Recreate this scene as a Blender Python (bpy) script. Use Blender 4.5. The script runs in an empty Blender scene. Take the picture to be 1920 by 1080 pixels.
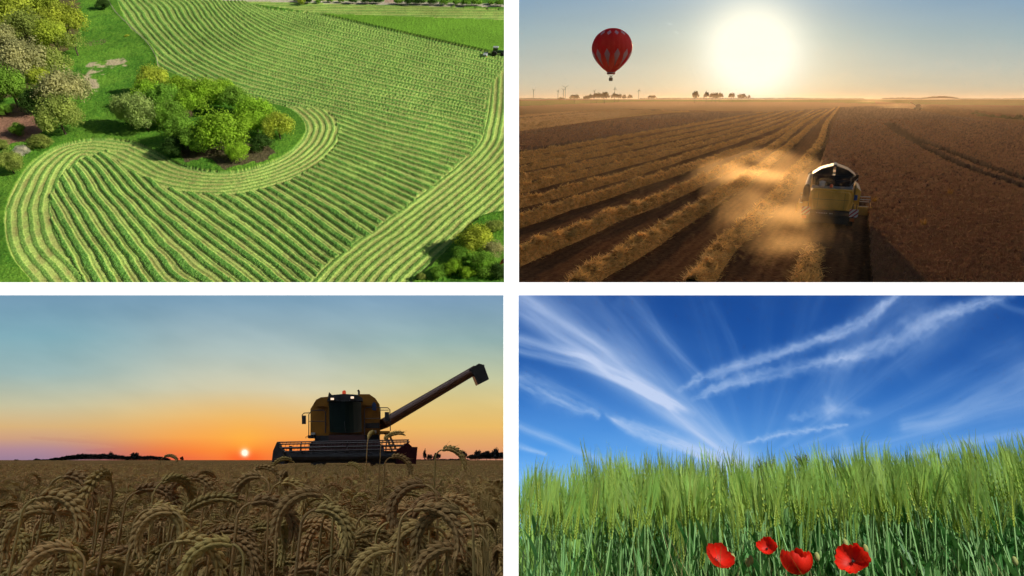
import bpy, math, random
import numpy as np
from mathutils import Matrix, Vector, Euler
random.seed(7); rng = np.random.default_rng(7)
R = math.radians
sc = bpy.context.scene
F = 1200.0                                   # focal length in pixels of the 1920 px wide picture
# ---------------------------------------------------------------- camera
cam_d = bpy.data.cameras.new('camera'); cam = bpy.data.objects.new('camera', cam_d)
sc.collection.objects.link(cam); sc.camera = cam
cam_d.sensor_width = 36; cam_d.lens = 36*F/1920
cam_d.clip_start = .05; cam_d.clip_end = 20000
cam.rotation_euler = (R(90), 0, 0)
# ---------------------------------------------------------------- exposure, world
EXP = 0.0
sc.view_settings.view_transform = 'Standard'; sc.view_settings.look = 'None'
sc.view_settings.exposure = EXP; sc.view_settings.gamma = 1; sc.view_settings.use_curve_mapping = False
w = bpy.data.worlds.new('World'); sc.world = w; w.use_nodes = True
nt = w.node_tree; nt.nodes.clear()
wo = nt.nodes.new('ShaderNodeOutputWorld'); bg = nt.nodes.new('ShaderNodeBackground'); sk = nt.nodes.new('ShaderNodeTexSky')
sk.sky_type = 'NISHITA'; sk.sun_disc = False; sk.sun_elevation = R(28); sk.sun_rotation = R(95)
sk.air_density = 1.0; sk.dust_density = 1.5; sk.ozone_density = 1.0
bg.inputs[1].default_value = 0.05
nt.links.new(sk.outputs[0], bg.inputs[0]); nt.links.new(bg.outputs[0], wo.inputs[0])
try:
    sc.cycles.use_adaptive_sampling = True; sc.cycles.adaptive_threshold = .03; sc.cycles.adaptive_min_samples = 12; sc.cycles.volume_bounces = 1; sc.cycles.max_bounces = 5; sc.cycles.diffuse_bounces = 2; sc.cycles.glossy_bounces = 2; sc.cycles.transmission_bounces = 2; sc.cycles.transparent_max_bounces = 12
    sc.cycles.volume_step_rate = 1.0; sc.cycles.sample_clamp_indirect = 4
except Exception: pass

# four places behind one white dividing wall; each has its own ground plane, its own sky and its own sun
class Place:
    def __init__(s, name, yh, h, S):
        s.name = name; s.a = math.atan((540-yh)/F); s.h = h; s.S = S
        s.Rx = Matrix.Rotation(s.a, 4, 'X'); s.Ri = Matrix.Rotation(-s.a, 4, 'X')
        s.M = s.Rx @ Matrix.Scale(S, 4) @ Matrix.Translation((0, 0, -h))
        s.col = bpy.data.collections.new(name); sc.collection.children.link(s.col)
    def ray(s, px, py): return s.Ri @ Vector(((px-960)/F, 1, (540-py)/F))
    def at(s, px, py, z=0.0):
        d = s.ray(px, py); t = (z-s.h)/d.z; return Vector((d.x*t, d.y*t, z))
    def at_y(s, px, py, y):
        d = s.ray(px, py); t = y/d.y; return Vector((d.x*t, y, s.h+d.z*t))
    def dirs(s, px, py):
        X = (px-960)/F; Z = (540-py)/F; c, n = math.cos(s.a), math.sin(s.a)
        return X, c+n*Z, -n+c*Z
    def ground(s, px, py, z=0.0):
        x, y, zz = s.dirs(px, py); t = (z-s.h)/zz; return x*t, y*t
    def pix(s, x, y, z):
        c, n = math.cos(s.a), math.sin(s.a); z = z-s.h
        yc = c*y-n*z; zc = n*y+c*z
        return 960+F*x/yc, 540-F*zc/yc
    def ppm(s, p):                            # pixels per metre at a point
        v = s.Rx @ Vector((p[0], p[1], p[2]-s.h)); return F/v.y
MEADOW = Place('meadow', -330, 60.0, 1.0)
HARVEST = Place('harvest', 185, 8.5, 1.0)
SUNSET = Place('sunset', 862, 1.15, 3.0)
BARLEY = Place('barley', 1030, 0.6, 1.6)
ROOM = Place('room', 540, 0, 1.0)
SKIES = bpy.data.collections.new('skies'); sc.collection.children.link(SKIES)      # a sky never blocks its own sun

def sun(place, d, strength, angle, color):
    L = bpy.data.lights.new('sun', 'SUN'); L.energy = strength; L.angle = R(angle); L.color = color
    o = bpy.data.objects.new('sun', L); sc.collection.objects.link(o)
    v = (place.Rx.to_3x3() @ Vector(d)).normalized()       # d points from the ground towards the sun
    o.rotation_euler = v.to_track_quat('Z', 'Y').to_euler(); o.location = v*20
    return o
def sph(az, el): return (math.sin(R(az))*math.cos(R(el)), math.cos(R(az))*math.cos(R(el)), math.sin(R(el)))
SUNS = {
 'meadow': sun(MEADOW, sph(98, 30), 5.0, .5, (1, .95, .84)),
 'harvest': sun(HARVEST, HARVEST.ray(1412, 70), 5.0, .8, (1, .64, .33)),
 'sunset': sun(SUNSET, SUNSET.ray(459, 800), 2.0, 1.5, (1, .45, .2)),
 'barley': sun(BARLEY, sph(152, 44), 5.0, .5, (1, .96, .88)),
 'sunset_sky': sun(SUNSET, sph(222, 58), 1.55, 40, (.76, .86, 1)),      # soft fill lamp added to brighten the wheat, standing in for open sky
 'room': sun(ROOM, sph(170, 25), 5.0, 2, (1, .98, .95)),  # extra sun lamp, added so the dividing wall comes out white
}
def link_lights():
    for p in (MEADOW, HARVEST, SUNSET, BARLEY, ROOM):
        L0 = SUNS[p.name]
        for L in ([L0, SUNS['sunset_sky']] if p is SUNSET else [L0]):
            L.light_linking.receiver_collection = p.col; L.light_linking.blocker_collection = p.col

# ---------------------------------------------------------------- helpers
def lin(c):
    return tuple(((v/255)/12.92 if v/255 <= .04045 else ((v/255+.055)/1.055)**2.4) for v in c)
def lina(a):
    a = np.clip(np.asarray(a, float)/255, 0, 4); return np.where(a <= .04045, a/12.92, ((a+.055)/1.055)**2.4)
def hash2(ix, iy, seed):
    n = (ix.astype(np.int64)*374761393 + iy.astype(np.int64)*668265263 + seed*1442695041) & 0xffffffff
    n = ((n ^ (n >> 13))*1274126177) & 0xffffffff
    return ((n ^ (n >> 16)) & 0xffff)/65535.0
def vnoise(x, y, seed=0):
    x = np.asarray(x, float); y = np.asarray(y, float)
    ix = np.floor(x); iy = np.floor(y); fx = x-ix; fy = y-iy
    fx = fx*fx*(3-2*fx); fy = fy*fy*(3-2*fy)
    a = hash2(ix, iy, seed); b = hash2(ix+1, iy, seed); c = hash2(ix, iy+1, seed); d = hash2(ix+1, iy+1, seed)
    return (a*(1-fx)+b*fx)*(1-fy) + (c*(1-fx)+d*fx)*fy
def fbm(x, y, seed=0, n=4, g=.5):
    s = 0; a = 1; t = 0
    for i in range(n):
        s = s + a*vnoise(x*2**i+17.3*i, y*2**i-9.1*i, seed+i); t += a; a *= g
    return s/t
def sst(a, b, x):
    t = np.clip((x-a)/(b-a), 0, 1); return t*t*(3-2*t)
def inpoly(px, py, poly):
    r = np.zeros(np.shape(px), bool); n = len(poly)
    for i in range(n):
        x1, y1 = poly[i]; x2, y2 = poly[(i+1) % n]
        if y1 == y2: continue
        c = ((y1 > py) != (y2 > py)) & (px < (x2-x1)*(py-y1)/(y2-y1)+x1); r ^= c
    return r
def dpoly(x, y, pts):
    best = np.full(np.shape(x), 1e9)
    for (x1, y1), (x2, y2) in zip(pts[:-1], pts[1:]):
        dx, dy = x2-x1, y2-y1; L = dx*dx+dy*dy+1e-9
        t = np.clip(((x-x1)*dx+(y-y1)*dy)/L, 0, 1)
        best = np.minimum(best, np.hypot(x-x1-t*dx, y-y1-t*dy))
    return best
def smooth_line(pts, n=8):
    P = [np.array(p, float) for p in pts]; P = [2*P[0]-P[1]] + P + [2*P[-1]-P[-2]]; out = []
    for i in range(1, len(P)-2):
        for k in range(n):
            t = k/n; a, b, c, d = P[i-1:i+3]
            out.append(.5*((2*b)+(-a+c)*t+(2*a-5*b+4*c-d)*t*t+(-a+3*b-3*c+d)*t**3))
    out.append(P[-2]); return np.array(out)

MATS = {}
def mat(name, col, rough=.8, metal=0.0, noise=None, attr=None, bump=None, trans=0.0, emit=None, spec=.5, rand=0.0, sheen=0, coat=0, coords='Object'):
    if name in MATS: return MATS[name]
    m = bpy.data.materials.new(name); m.use_nodes = True; t = m.node_tree; N = t.nodes; Lk = t.links
    b = N['Principled BSDF']; out = N['Material Output']
    b.inputs['Roughness'].default_value = rough; b.inputs['Metallic'].default_value = metal
    b.inputs['Specular IOR Level'].default_value = spec
    b.inputs['Base Color'].default_value = (*col, 1)
    if coat: b.inputs['Coat Weight'].default_value = coat
    src = None
    if attr:
        a = N.new('ShaderNodeAttribute'); a.attribute_name = attr; src = a.outputs['Color']
    tc = N.new('ShaderNodeTexCoord')
    for spec_n in (noise or []):                # (scale, dark colour factor, light colour factor, detail)
        s_, lo, hi, det = spec_n
        no = N.new('ShaderNodeTexNoise'); no.inputs['Scale'].default_value = s_; no.inputs['Detail'].default_value = det
        Lk.new(tc.outputs[coords], no.inputs['Vector'])
        rp = N.new('ShaderNodeValToRGB'); rp.color_ramp.elements[0].position = .32; rp.color_ramp.elements[1].position = .68
        rp.color_ramp.elements[0].color = (*lo, 1); rp.color_ramp.elements[1].color = (*hi, 1)
        Lk.new(no.outputs['Fac'], rp.inputs[0])
        mx = N.new('ShaderNodeMix'); mx.data_type = 'RGBA'; mx.blend_type = 'MULTIPLY'; mx.inputs[0].default_value = 1
        if src is None: mx.inputs[6].default_value = (*col, 1)
        else: Lk.new(src, mx.inputs[6])
        Lk.new(rp.outputs[0], mx.inputs[7]); src = mx.outputs[2]
    if rand:
        oi = N.new('ShaderNodeObjectInfo'); hs = N.new('ShaderNodeHueSaturation')
        mr = N.new('ShaderNodeMapRange'); mr.inputs[3].default_value = 1-rand; mr.inputs[4].default_value = 1+rand
        mh = N.new('ShaderNodeMapRange'); mh.inputs[3].default_value = .5-rand*.06; mh.inputs[4].default_value = .5+rand*.06
        mm = N.new('ShaderNodeMath'); mm.operation = 'MULTIPLY'; mm.inputs[1].default_value = 7.31
        mf = N.new('ShaderNodeMath'); mf.operation = 'FRACT'
        Lk.new(oi.outputs['Random'], mr.inputs[0]); Lk.new(oi.outputs['Random'], mm.inputs[0]); Lk.new(mm.outputs[0], mf.inputs[0]); Lk.new(mf.outputs[0], mh.inputs[0])
        Lk.new(mr.outputs[0], hs.inputs['Value']); Lk.new(mh.outputs[0], hs.inputs['Hue'])
        if src is None: hs.inputs['Color'].default_value = (*col, 1)
        else: Lk.new(src, hs.inputs['Color'])
        src = hs.outputs[0]
    if src is not None: Lk.new(src, b.inputs['Base Color'])
    if bump:
        bs, bd, st = bump
        no = N.new('ShaderNodeTexNoise'); no.inputs['Scale'].default_value = bs; no.inputs['Detail'].default_value = 5
        Lk.new(tc.outputs[coords], no.inputs['Vector'])
        bp = N.new('ShaderNodeBump'); bp.inputs['Distance'].default_value = bd; bp.inputs['Strength'].default_value = st
        Lk.new(no.outputs['Fac'], bp.inputs['Height']); Lk.new(bp.outputs[0], b.inputs['Normal'])
    if trans:
        tr = N.new('ShaderNodeBsdfTranslucent'); ms = N.new('ShaderNodeMixShader'); ms.inputs[0].default_value = trans
        if src is None: tr.inputs[0].default_value = (*col, 1)
        else: Lk.new(src, tr.inputs[0])
        Lk.new(b.outputs[0], ms.inputs[1]); Lk.new(tr.outputs[0], ms.inputs[2]); Lk.new(ms.outputs[0], out.inputs[0])
    if emit:
        b.inputs['Emission Color'].default_value = (*emit[0], 1); b.inputs['Emission Strength'].default_value = emit[1]
    MATS[name] = m; return m
def glass_mat():
    return mat('dark_glass', (.012, .02, .018), rough=.08, spec=.8)

class MB:
    def __init__(s): s.v = []; s.f = []
    def add(s, vs, fs):
        o = len(s.v); s.v += [tuple(v) for v in vs]; s.f += [tuple(i+o for i in f) for f in fs]; return s
    def box(s, x0, x1, y0, y1, z0, z1, M=None, tx=0.0, ty=0.0):
        vs = []
        cx, cy = (x0+x1)/2, (y0+y1)/2
        for z, k in ((z0, 0), (z1, 1)):
            for x, y in ((x0, y0), (x1, y0), (x1, y1), (x0, y1)):
                vs.append(Vector((cx+(x-cx)*(1-tx*k), cy+(y-cy)*(1-ty*k), z)))
        if M: vs = [M @ v for v in vs]
        return s.add(vs, [(3, 2, 1, 0), (4, 5, 6, 7), (0, 1, 5, 4), (1, 2, 6, 5), (2, 3, 7, 6), (3, 0, 4, 7)])
    def prism(s, prof, a0, a1, axis='x', taper=1.0, cen=None):
        # profile polygon (2D) extruded along an axis; taper scales the second end about cen
        n = len(prof); vs = []
        cen = cen or (sum(p[0] for p in prof)/n, sum(p[1] for p in prof)/n)
        for a, k in ((a0, 1.0), (a1, taper)):
            for u, v in prof:
                u2 = cen[0]+(u-cen[0])*k; v2 = cen[1]+(v-cen[1])*k
                vs.append((a, u2, v2) if axis == 'x' else (u2, a, v2) if axis == 'y' else (u2, v2, a))
        fs = [tuple(range(n))[::-1], tuple(range(n, 2*n))] + [(i, (i+1) % n, n+(i+1) % n, n+i) for i in range(n)]
        return s.add(vs, fs)
    def tube(s, pts, r, n=6, cap=True):
        pts = [Vector(p) for p in pts]; m = len(pts); rs = r if hasattr(r, '__len__') else [r]*m; vs = []
        up = Vector((0, 0, 1)); u = None
        for i, p in enumerate(pts):
            d = (pts[min(i+1, m-1)]-pts[max(i-1, 0)]).normalized()
            if u is None:
                u = d.cross(up) if abs(d.z) < .95 else d.cross(Vector((1, 0, 0)))
            u = (u-d*u.dot(d)).normalized(); v = d.cross(u)
            for k in range(n):
                a = 2*math.pi*k/n; vs.append(p+(u*math.cos(a)+v*math.sin(a))*rs[i])
        fs = [(i*n+k, i*n+(k+1) % n, (i+1)*n+(k+1) % n, (i+1)*n+k) for i in range(m-1) for k in range(n)]
        if cap: fs += [tuple(range(n))[::-1], tuple(range((m-1)*n, m*n))]
        return s.add(vs, fs)
    def lathe(s, prof, n=16, c=(0, 0, 0), axis='z', sx=1, sy=1):
        vs = []
        for r, z in prof:
            for k in range(n):
                a = 2*math.pi*k/n; p = (r*math.cos(a)*sx, r*math.sin(a)*sy, z)
                if axis == 'x': p = (p[2], p[0], p[1])
                if axis == 'y': p = (p[0], p[2], p[1])
                vs.append((p[0]+c[0], p[1]+c[1], p[2]+c[2]))
        m = len(prof)
        fs = [(i*n+k, i*n+(k+1) % n, (i+1)*n+(k+1) % n, (i+1)*n+k) for i in range(m-1) for k in range(n)]
        fs += [tuple(range(n))[::-1], tuple(range((m-1)*n, m*n))]
        return s.add(vs, fs)
    def ball(s, c, r, n=8, m=5, sx=1, sy=1, sz=1):
        prof = [(math.sin(math.pi*(i+.02)/(m+.04))*r, -math.cos(math.pi*(i+.02)/(m+.04))*r*sz) for i in range(m+1)]
        return s.lathe(prof, n, c, sx=sx, sy=sy)
    def mesh(s, name, mtl=None, smooth=False):
        me = bpy.data.meshes.new(name); me.from_pydata(s.v, [], s.f); me.update()
        import bmesh
        bm = bmesh.new(); bm.from_mesh(me); bmesh.ops.recalc_face_normals(bm, faces=bm.faces); bm.to_mesh(me); bm.free()
        if smooth: me.polygons.foreach_set('use_smooth', [True]*len(me.polygons))
        if mtl: me.materials.append(mtl)
        return me
def np_mesh(name, V, Fc, mtl=None, smooth=False, col=None):
    V = np.asarray(V, np.float32); Fc = np.asarray(Fc, np.int32); k = Fc.shape[1]
    me = bpy.data.meshes.new(name)
    me.vertices.add(len(V)); me.vertices.foreach_set('co', V.ravel())
    me.loops.add(Fc.size); me.loops.foreach_set('vertex_index', Fc.ravel())
    me.polygons.add(len(Fc)); me.polygons.foreach_set('loop_start', np.arange(0, Fc.size, k, dtype=np.int32))
    try: me.polygons.foreach_set('loop_total', np.full(len(Fc), k, np.int32))
    except Exception: pass
    if smooth: me.polygons.foreach_set('use_smooth', np.ones(len(Fc), bool))
    me.update(calc_edges=True)
    if col is not None:
        a = me.color_attributes.new('col', 'FLOAT_COLOR', 'POINT')
        c = np.ones((len(V), 4), np.float32); c[:, :3] = col; a.data.foreach_set('color', c.ravel())
    if mtl: me.materials.append(mtl)
    return me
def grid_faces(nr, nc):
    i = np.arange(nr-1)[:, None]*nc + np.arange(nc-1)[None, :]
    return np.stack([i, i+1, i+nc+1, i+nc], -1).reshape(-1, 4)

def trim_rows(place, V, Fc, hi):
    """drops the faces that would reach past the lower bar of the dividing wall"""
    r_ = place.pix(V[:, 0], V[:, 1], V[:, 2])[1]; return Fc[(r_[Fc] < hi).all(1)]
def link(o, place): place.col.objects.link(o); return o
def put(name, me, place, loc=(0, 0, 0), rz=0.0, scale=1.0, parent=None, M=None):
    o = bpy.data.objects.new(name, me); link(o, place)
    if parent is not None:
        o.parent = parent
        if M is not None: o.matrix_local = M
    else: o.matrix_world = place.M @ Matrix.Translation(loc) @ Matrix.Rotation(rz, 4, 'Z') @ (M or Matrix()) @ Matrix.Scale(scale, 4)
    return o
def tag(o, label=None, cat=None, group=None, kind=None):
    for k, v in (('label', label), ('category', cat), ('group', group), ('kind', kind)):
        if v: o[k] = v
    return o
def thing(name, label, cat, place, loc=(0, 0, 0), rz=0.0, group=None, scale=1.0, M=None):
    o = put(name, None, place, loc, rz, scale, M=M); o.empty_display_size = .3
    return tag(o, label, cat, group)
def part(name, mb, mtl, parent, place, smooth=False, label=None, M=None, kind=None):
    me = mb if isinstance(mb, bpy.types.Mesh) else mb.mesh(name, mtl, smooth)
    o = put(name, me, place, parent=parent, M=M)
    return tag(o, label, kind=kind)
def copy_thing(root, place, loc, rz=0.0, scale=1.0, label=None, group=None, M=None):
    r = root.copy(); link(r, place)
    r.matrix_world = place.M @ Matrix.Translation(loc) @ Matrix.Rotation(rz, 4, 'Z') @ (M or Matrix()) @ Matrix.Scale(scale, 4)
    if label: r['label'] = label
    if group: r['group'] = group
    def rec(a, b):
        for ch in KIDS.get(a.name, [x for x in a.children]):
            c = ch.copy(); link(c, place); c.parent = b; c.matrix_local = ch.matrix_local.copy()
            rec(ch, c)
    rec(root, r); return r
KIDS = {}
def clipped(me, M, keep, name, mtl):
    """copy of a mesh, placed by M in the place's coordinates, cut where keep(x, y, z) is false (at the dividing wall)"""
    n = len(me.vertices); co = np.empty(n*3); me.vertices.foreach_get('co', co); co = co.reshape(-1, 3); A = np.array(M); w_ = co @ A[:3, :3].T + A[:3, 3]
    ok = keep(w_[:, 0], w_[:, 1], w_[:, 2]); fs = [tuple(p.vertices) for p in me.polygons]; fs = [f for f in fs if all(ok[i] for i in f)]
    used = sorted({i for f in fs for i in f}); ix = {a: b for b, a in enumerate(used)}
    m2 = bpy.data.meshes.new(name); m2.from_pydata([tuple(co[i]) for i in used], [], [tuple(ix[i] for i in f) for f in fs]); m2.update()
    if mtl: m2.materials.append(mtl)
    return m2
def scatter(name, place, P, rot, scl, idx, sources, kind='stuff', label=None):
    """one object of many instanced pieces: points with rotation, scale and piece index"""
    n = len(P); me = bpy.data.meshes.new(name); me.vertices.add(n); me.vertices.foreach_set('co', np.asarray(P, np.float32).ravel())
    a = me.attributes.new('rot', 'FLOAT_VECTOR', 'POINT'); a.data.foreach_set('vector', np.asarray(rot, np.float32).ravel())
    a = me.attributes.new('scl', 'FLOAT', 'POINT'); a.data.foreach_set('value', np.asarray(scl, np.float32).ravel())
    a = me.attributes.new('pick', 'INT', 'POINT'); a.data.foreach_set('value', np.asarray(idx, np.int32).ravel())
    g = bpy.data.node_groups.new(name, 'GeometryNodeTree')
    g.interface.new_socket('Geometry', in_out='INPUT', socket_type='NodeSocketGeometry')
    g.interface.new_socket('Geometry', in_out='OUTPUT', socket_type='NodeSocketGeometry')
    N, Lk = g.nodes, g.links
    gi = N.new('NodeGroupInput'); go = N.new('NodeGroupOutput'); ip = N.new('GeometryNodeInstanceOnPoints')
    jn = N.new('GeometryNodeJoinGeometry')
    for s_ in reversed(sources):
        so = bpy.data.objects.new(s_.name+'_piece', s_)
        oi = N.new('GeometryNodeObjectInfo'); oi.inputs['Object'].default_value = so; oi.inputs['As Instance'].default_value = True
        Lk.new(oi.outputs['Geometry'], jn.inputs[0])
    def na(nm, ty):
        x = N.new('GeometryNodeInputNamedAttribute'); x.data_type = ty; x.inputs['Name'].default_value = nm
        return [o_ for o_ in x.outputs if o_.enabled and o_.name == 'Attribute'][0]
    ip.inputs['Pick Instance'].default_value = True
    Lk.new(gi.outputs[0], ip.inputs['Points']); Lk.new(jn.outputs[0], ip.inputs['Instance'])
    Lk.new(na('pick', 'INT'), ip.inputs['Instance Index']); Lk.new(na('rot', 'FLOAT_VECTOR'), ip.inputs['Rotation'])
    Lk.new(na('scl', 'FLOAT'), ip.inputs['Scale']); Lk.new(ip.outputs[0], go.inputs[0])
    o = put(name, me, place); md = o.modifiers.new('scatter', 'NODES'); md.node_group = g
    return tag(o, label, kind=kind)

# ---------------------------------------------------------------- sky patches (each place has its own stretch of sky)
K = 1/2**EXP
def sky_patch(place, xs, ys, fn, rad, name='sky'):
    PX, PY = np.meshgrid(xs, ys); x, y, z = place.dirs(PX, PY); n = np.sqrt(x*x+y*y+z*z)
    V = np.stack([x/n*rad, y/n*rad, z/n*rad+place.h], -1).reshape(-1, 3)
    C = (lina(fn(PX, PY))*K).reshape(-1, 3)
    m = bpy.data.materials.new('sky_'+place.name); m.use_nodes = True; t = m.node_tree; t.nodes.clear()
    a = t.nodes.new('ShaderNodeAttribute'); a.attribute_name = 'col'; e = t.nodes.new('ShaderNodeEmission'); o = t.nodes.new('ShaderNodeOutputMaterial')
    t.links.new(a.outputs['Color'], e.inputs[0]); t.links.new(e.outputs[0], o.inputs[0])
    me = np_mesh(name, V, grid_faces(len(ys), len(xs)), m, True, C)
    o = put(name, me, place); place.col.objects.unlink(o); SKIES.objects.link(o)
    return tag(o, kind='structure')
def ramp(x, stops):
    xs = [s[0] for s in stops]; return np.stack([np.interp(x, xs, [s[1][k] for s in stops]) for k in range(3)], -1)
def mixc(a, b, t): return a*(1-t[..., None]) + np.asarray(b, float)*t[..., None]

# ---------------------------------------------------------------- the white dividing wall
def dividing_wall():
    mb = MB(); y0, y1 = 2.0, 13.0
    def bar(pa, pb, qa, qb, ins=0.0):          # wedge between pixel limits, widening away from the viewer
        vs = []
        for y, i in ((y0, 0), (y1, .35)):
            for px, py in ((pa+i, qa+i), (pb-i, qa+i), (pb-i, qb-i), (pa+i, qb-i)):
                vs.append(((px-960)/F*y, y, (540-py)/F*y))
        mb.add(vs, [(3, 2, 1, 0), (4, 5, 6, 7), (0, 1, 5, 4), (1, 2, 6, 5), (2, 3, 7, 6), (3, 0, 4, 7)])
    bar(-700, 2620, 529.3, 553.6)
    bar(945.2, 973, -500, 529.3); bar(944, 972.2, 553.6, 1600)
    m = mat('white_wall_paint', (.86, .86, .86), rough=.9, noise=[(3, (.985,)*3, (1, 1, 1), 3)])
    tag(put('wall', mb.mesh('wall', m), ROOM), 'white dividing wall shaped like a cross between four views', 'wall')
dividing_wall()
# ================================================================ MEADOW (upper left): mown field from the air
def leaf_cloud(seed, n=2600, leaf=.05, blobs=26, rz=.85, hollow=.55, flat=.35):
    """unit crown (radius 1 about the origin) of small leaf faces gathered in uneven clumps"""
    r = np.random.default_rng(seed)
    d = r.normal(size=(blobs, 3)); d /= np.linalg.norm(d, axis=1)[:, None]
    d[:, 2] = np.abs(d[:, 2])*1.1-.35; rad = r.uniform(.35, .8, blobs)
    C = d*rad[:, None]*np.array([1, 1, rz]); br = r.uniform(.2, .42, blobs)
    k = r.integers(0, blobs, n); q = r.normal(size=(n, 3)); q /= np.linalg.norm(q, axis=1)[:, None]
    P = C[k]+q*(br[k]*r.uniform(hollow, 1.05, n))[:, None]
    nrm = q+r.normal(size=(n, 3))*.55+np.array([0, 0, .3]); nrm /= np.linalg.norm(nrm, axis=1)[:, None]
    t = np.cross(nrm, r.normal(size=(n, 3))); t /= np.linalg.norm(t, axis=1)[:, None]; b = np.cross(nrm, t)
    s = leaf*r.uniform(.6, 1.4, n)[:, None]
    V = np.stack([P-t*s, P-b*s*.7, P+t*s, P+b*s*.7], 1).reshape(-1, 3)
    return V, np.arange(4*n).reshape(n, 4)
def foliage_mat(name, rgb, **k):
    return mat(name, lin(rgb), rough=.75, spec=.15, trans=k.get('trans', .4), rand=k.get('rand', .09), noise=[(k.get('ns', 2.2), (.55, .58, .5), (1.25, 1.2, 1.1), 3)])
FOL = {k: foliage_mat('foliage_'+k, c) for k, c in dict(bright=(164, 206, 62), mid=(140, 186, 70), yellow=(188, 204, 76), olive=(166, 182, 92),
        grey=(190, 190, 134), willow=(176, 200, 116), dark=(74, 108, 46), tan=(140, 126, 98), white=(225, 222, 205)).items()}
BARK = mat('bark', lin((88, 76, 62)), rough=.95, noise=[(9, (.6,)*3, (1.2,)*3, 4)])
CROWNS = []
for i in range(5):
    V, Fc = leaf_cloud(100+i, n=9000, leaf=.033, blobs=40)
    CROWNS.append((V, Fc))
THIN = leaf_cloud(140, n=1500, leaf=.035, blobs=22, hollow=.2)
_crown_cache = {}
def crown_mesh(kind, i):
    key = (kind, i)
    if key not in _crown_cache:
        V, Fc = THIN if i == 9 else CROWNS[i % 5]
        _crown_cache[key] = np_mesh('crown', V, Fc, FOL[kind])
    return _crown_cache[key]
def trunk_mb(h, r, seed, spread=.5, n=5):
    q = random.Random(seed); mb = MB()
    mb.tube([(0, 0, -.1), (.02*h, 0, h*.4), (.0, .03*h, h*.8)], [r, r*.75, r*.3], 7)
    for k in range(n):
        a = q.uniform(0, 6.28); z = h*q.uniform(.3, .6); L = h*spread*q.uniform(.6, 1)
        mb.tube([(0, 0, z), (math.cos(a)*L*.5, math.sin(a)*L*.5, z+L*.45), (math.cos(a)*L*.9, math.sin(a)*L*.9, z+L*.8)], [r*.4, r*.25, r*.08], 5)
    return mb
TRUNKS = {}
def add_tree(place, name, label, cat, cpx, cpy, rpx, kind, i, tall=1.0, lift=.8, group=None, squash=1.0):
    """broad-leaved tree whose crown centre shows at a pixel; the trunk stands on the ground below it"""
    p = place.at(cpx, cpy, 0); rpx *= 1.27
    for _ in range(4):
        rm = rpx/place.ppm((p.x, p.y, 0)); hz = rm*lift*tall; p = place.at(cpx, cpy, hz)
    rm = rpx/place.ppm((p.x, p.y, hz)); q = random.Random(int(cpx*7+cpy))
    t = thing(name, label, cat, place, (p.x, p.y, 0), q.uniform(0, 6.28), group)
    M = Matrix.Translation((0, 0, hz)) @ Matrix.Diagonal((rm*q.uniform(.92, 1.08), rm*q.uniform(.92, 1.08), rm*tall*squash, 1))
    part('crown', crown_mesh(kind, i), None, t, place, M=M)
    if 'trunk' not in TRUNKS: TRUNKS['trunk'] = [trunk_mb(1.0, .05, s).mesh('trunk', BARK) for s in range(3)]
    part('trunk', TRUNKS['trunk'][i % 3], None, t, place, M=Matrix.Scale(hz*1.15, 4))
    return t

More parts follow.
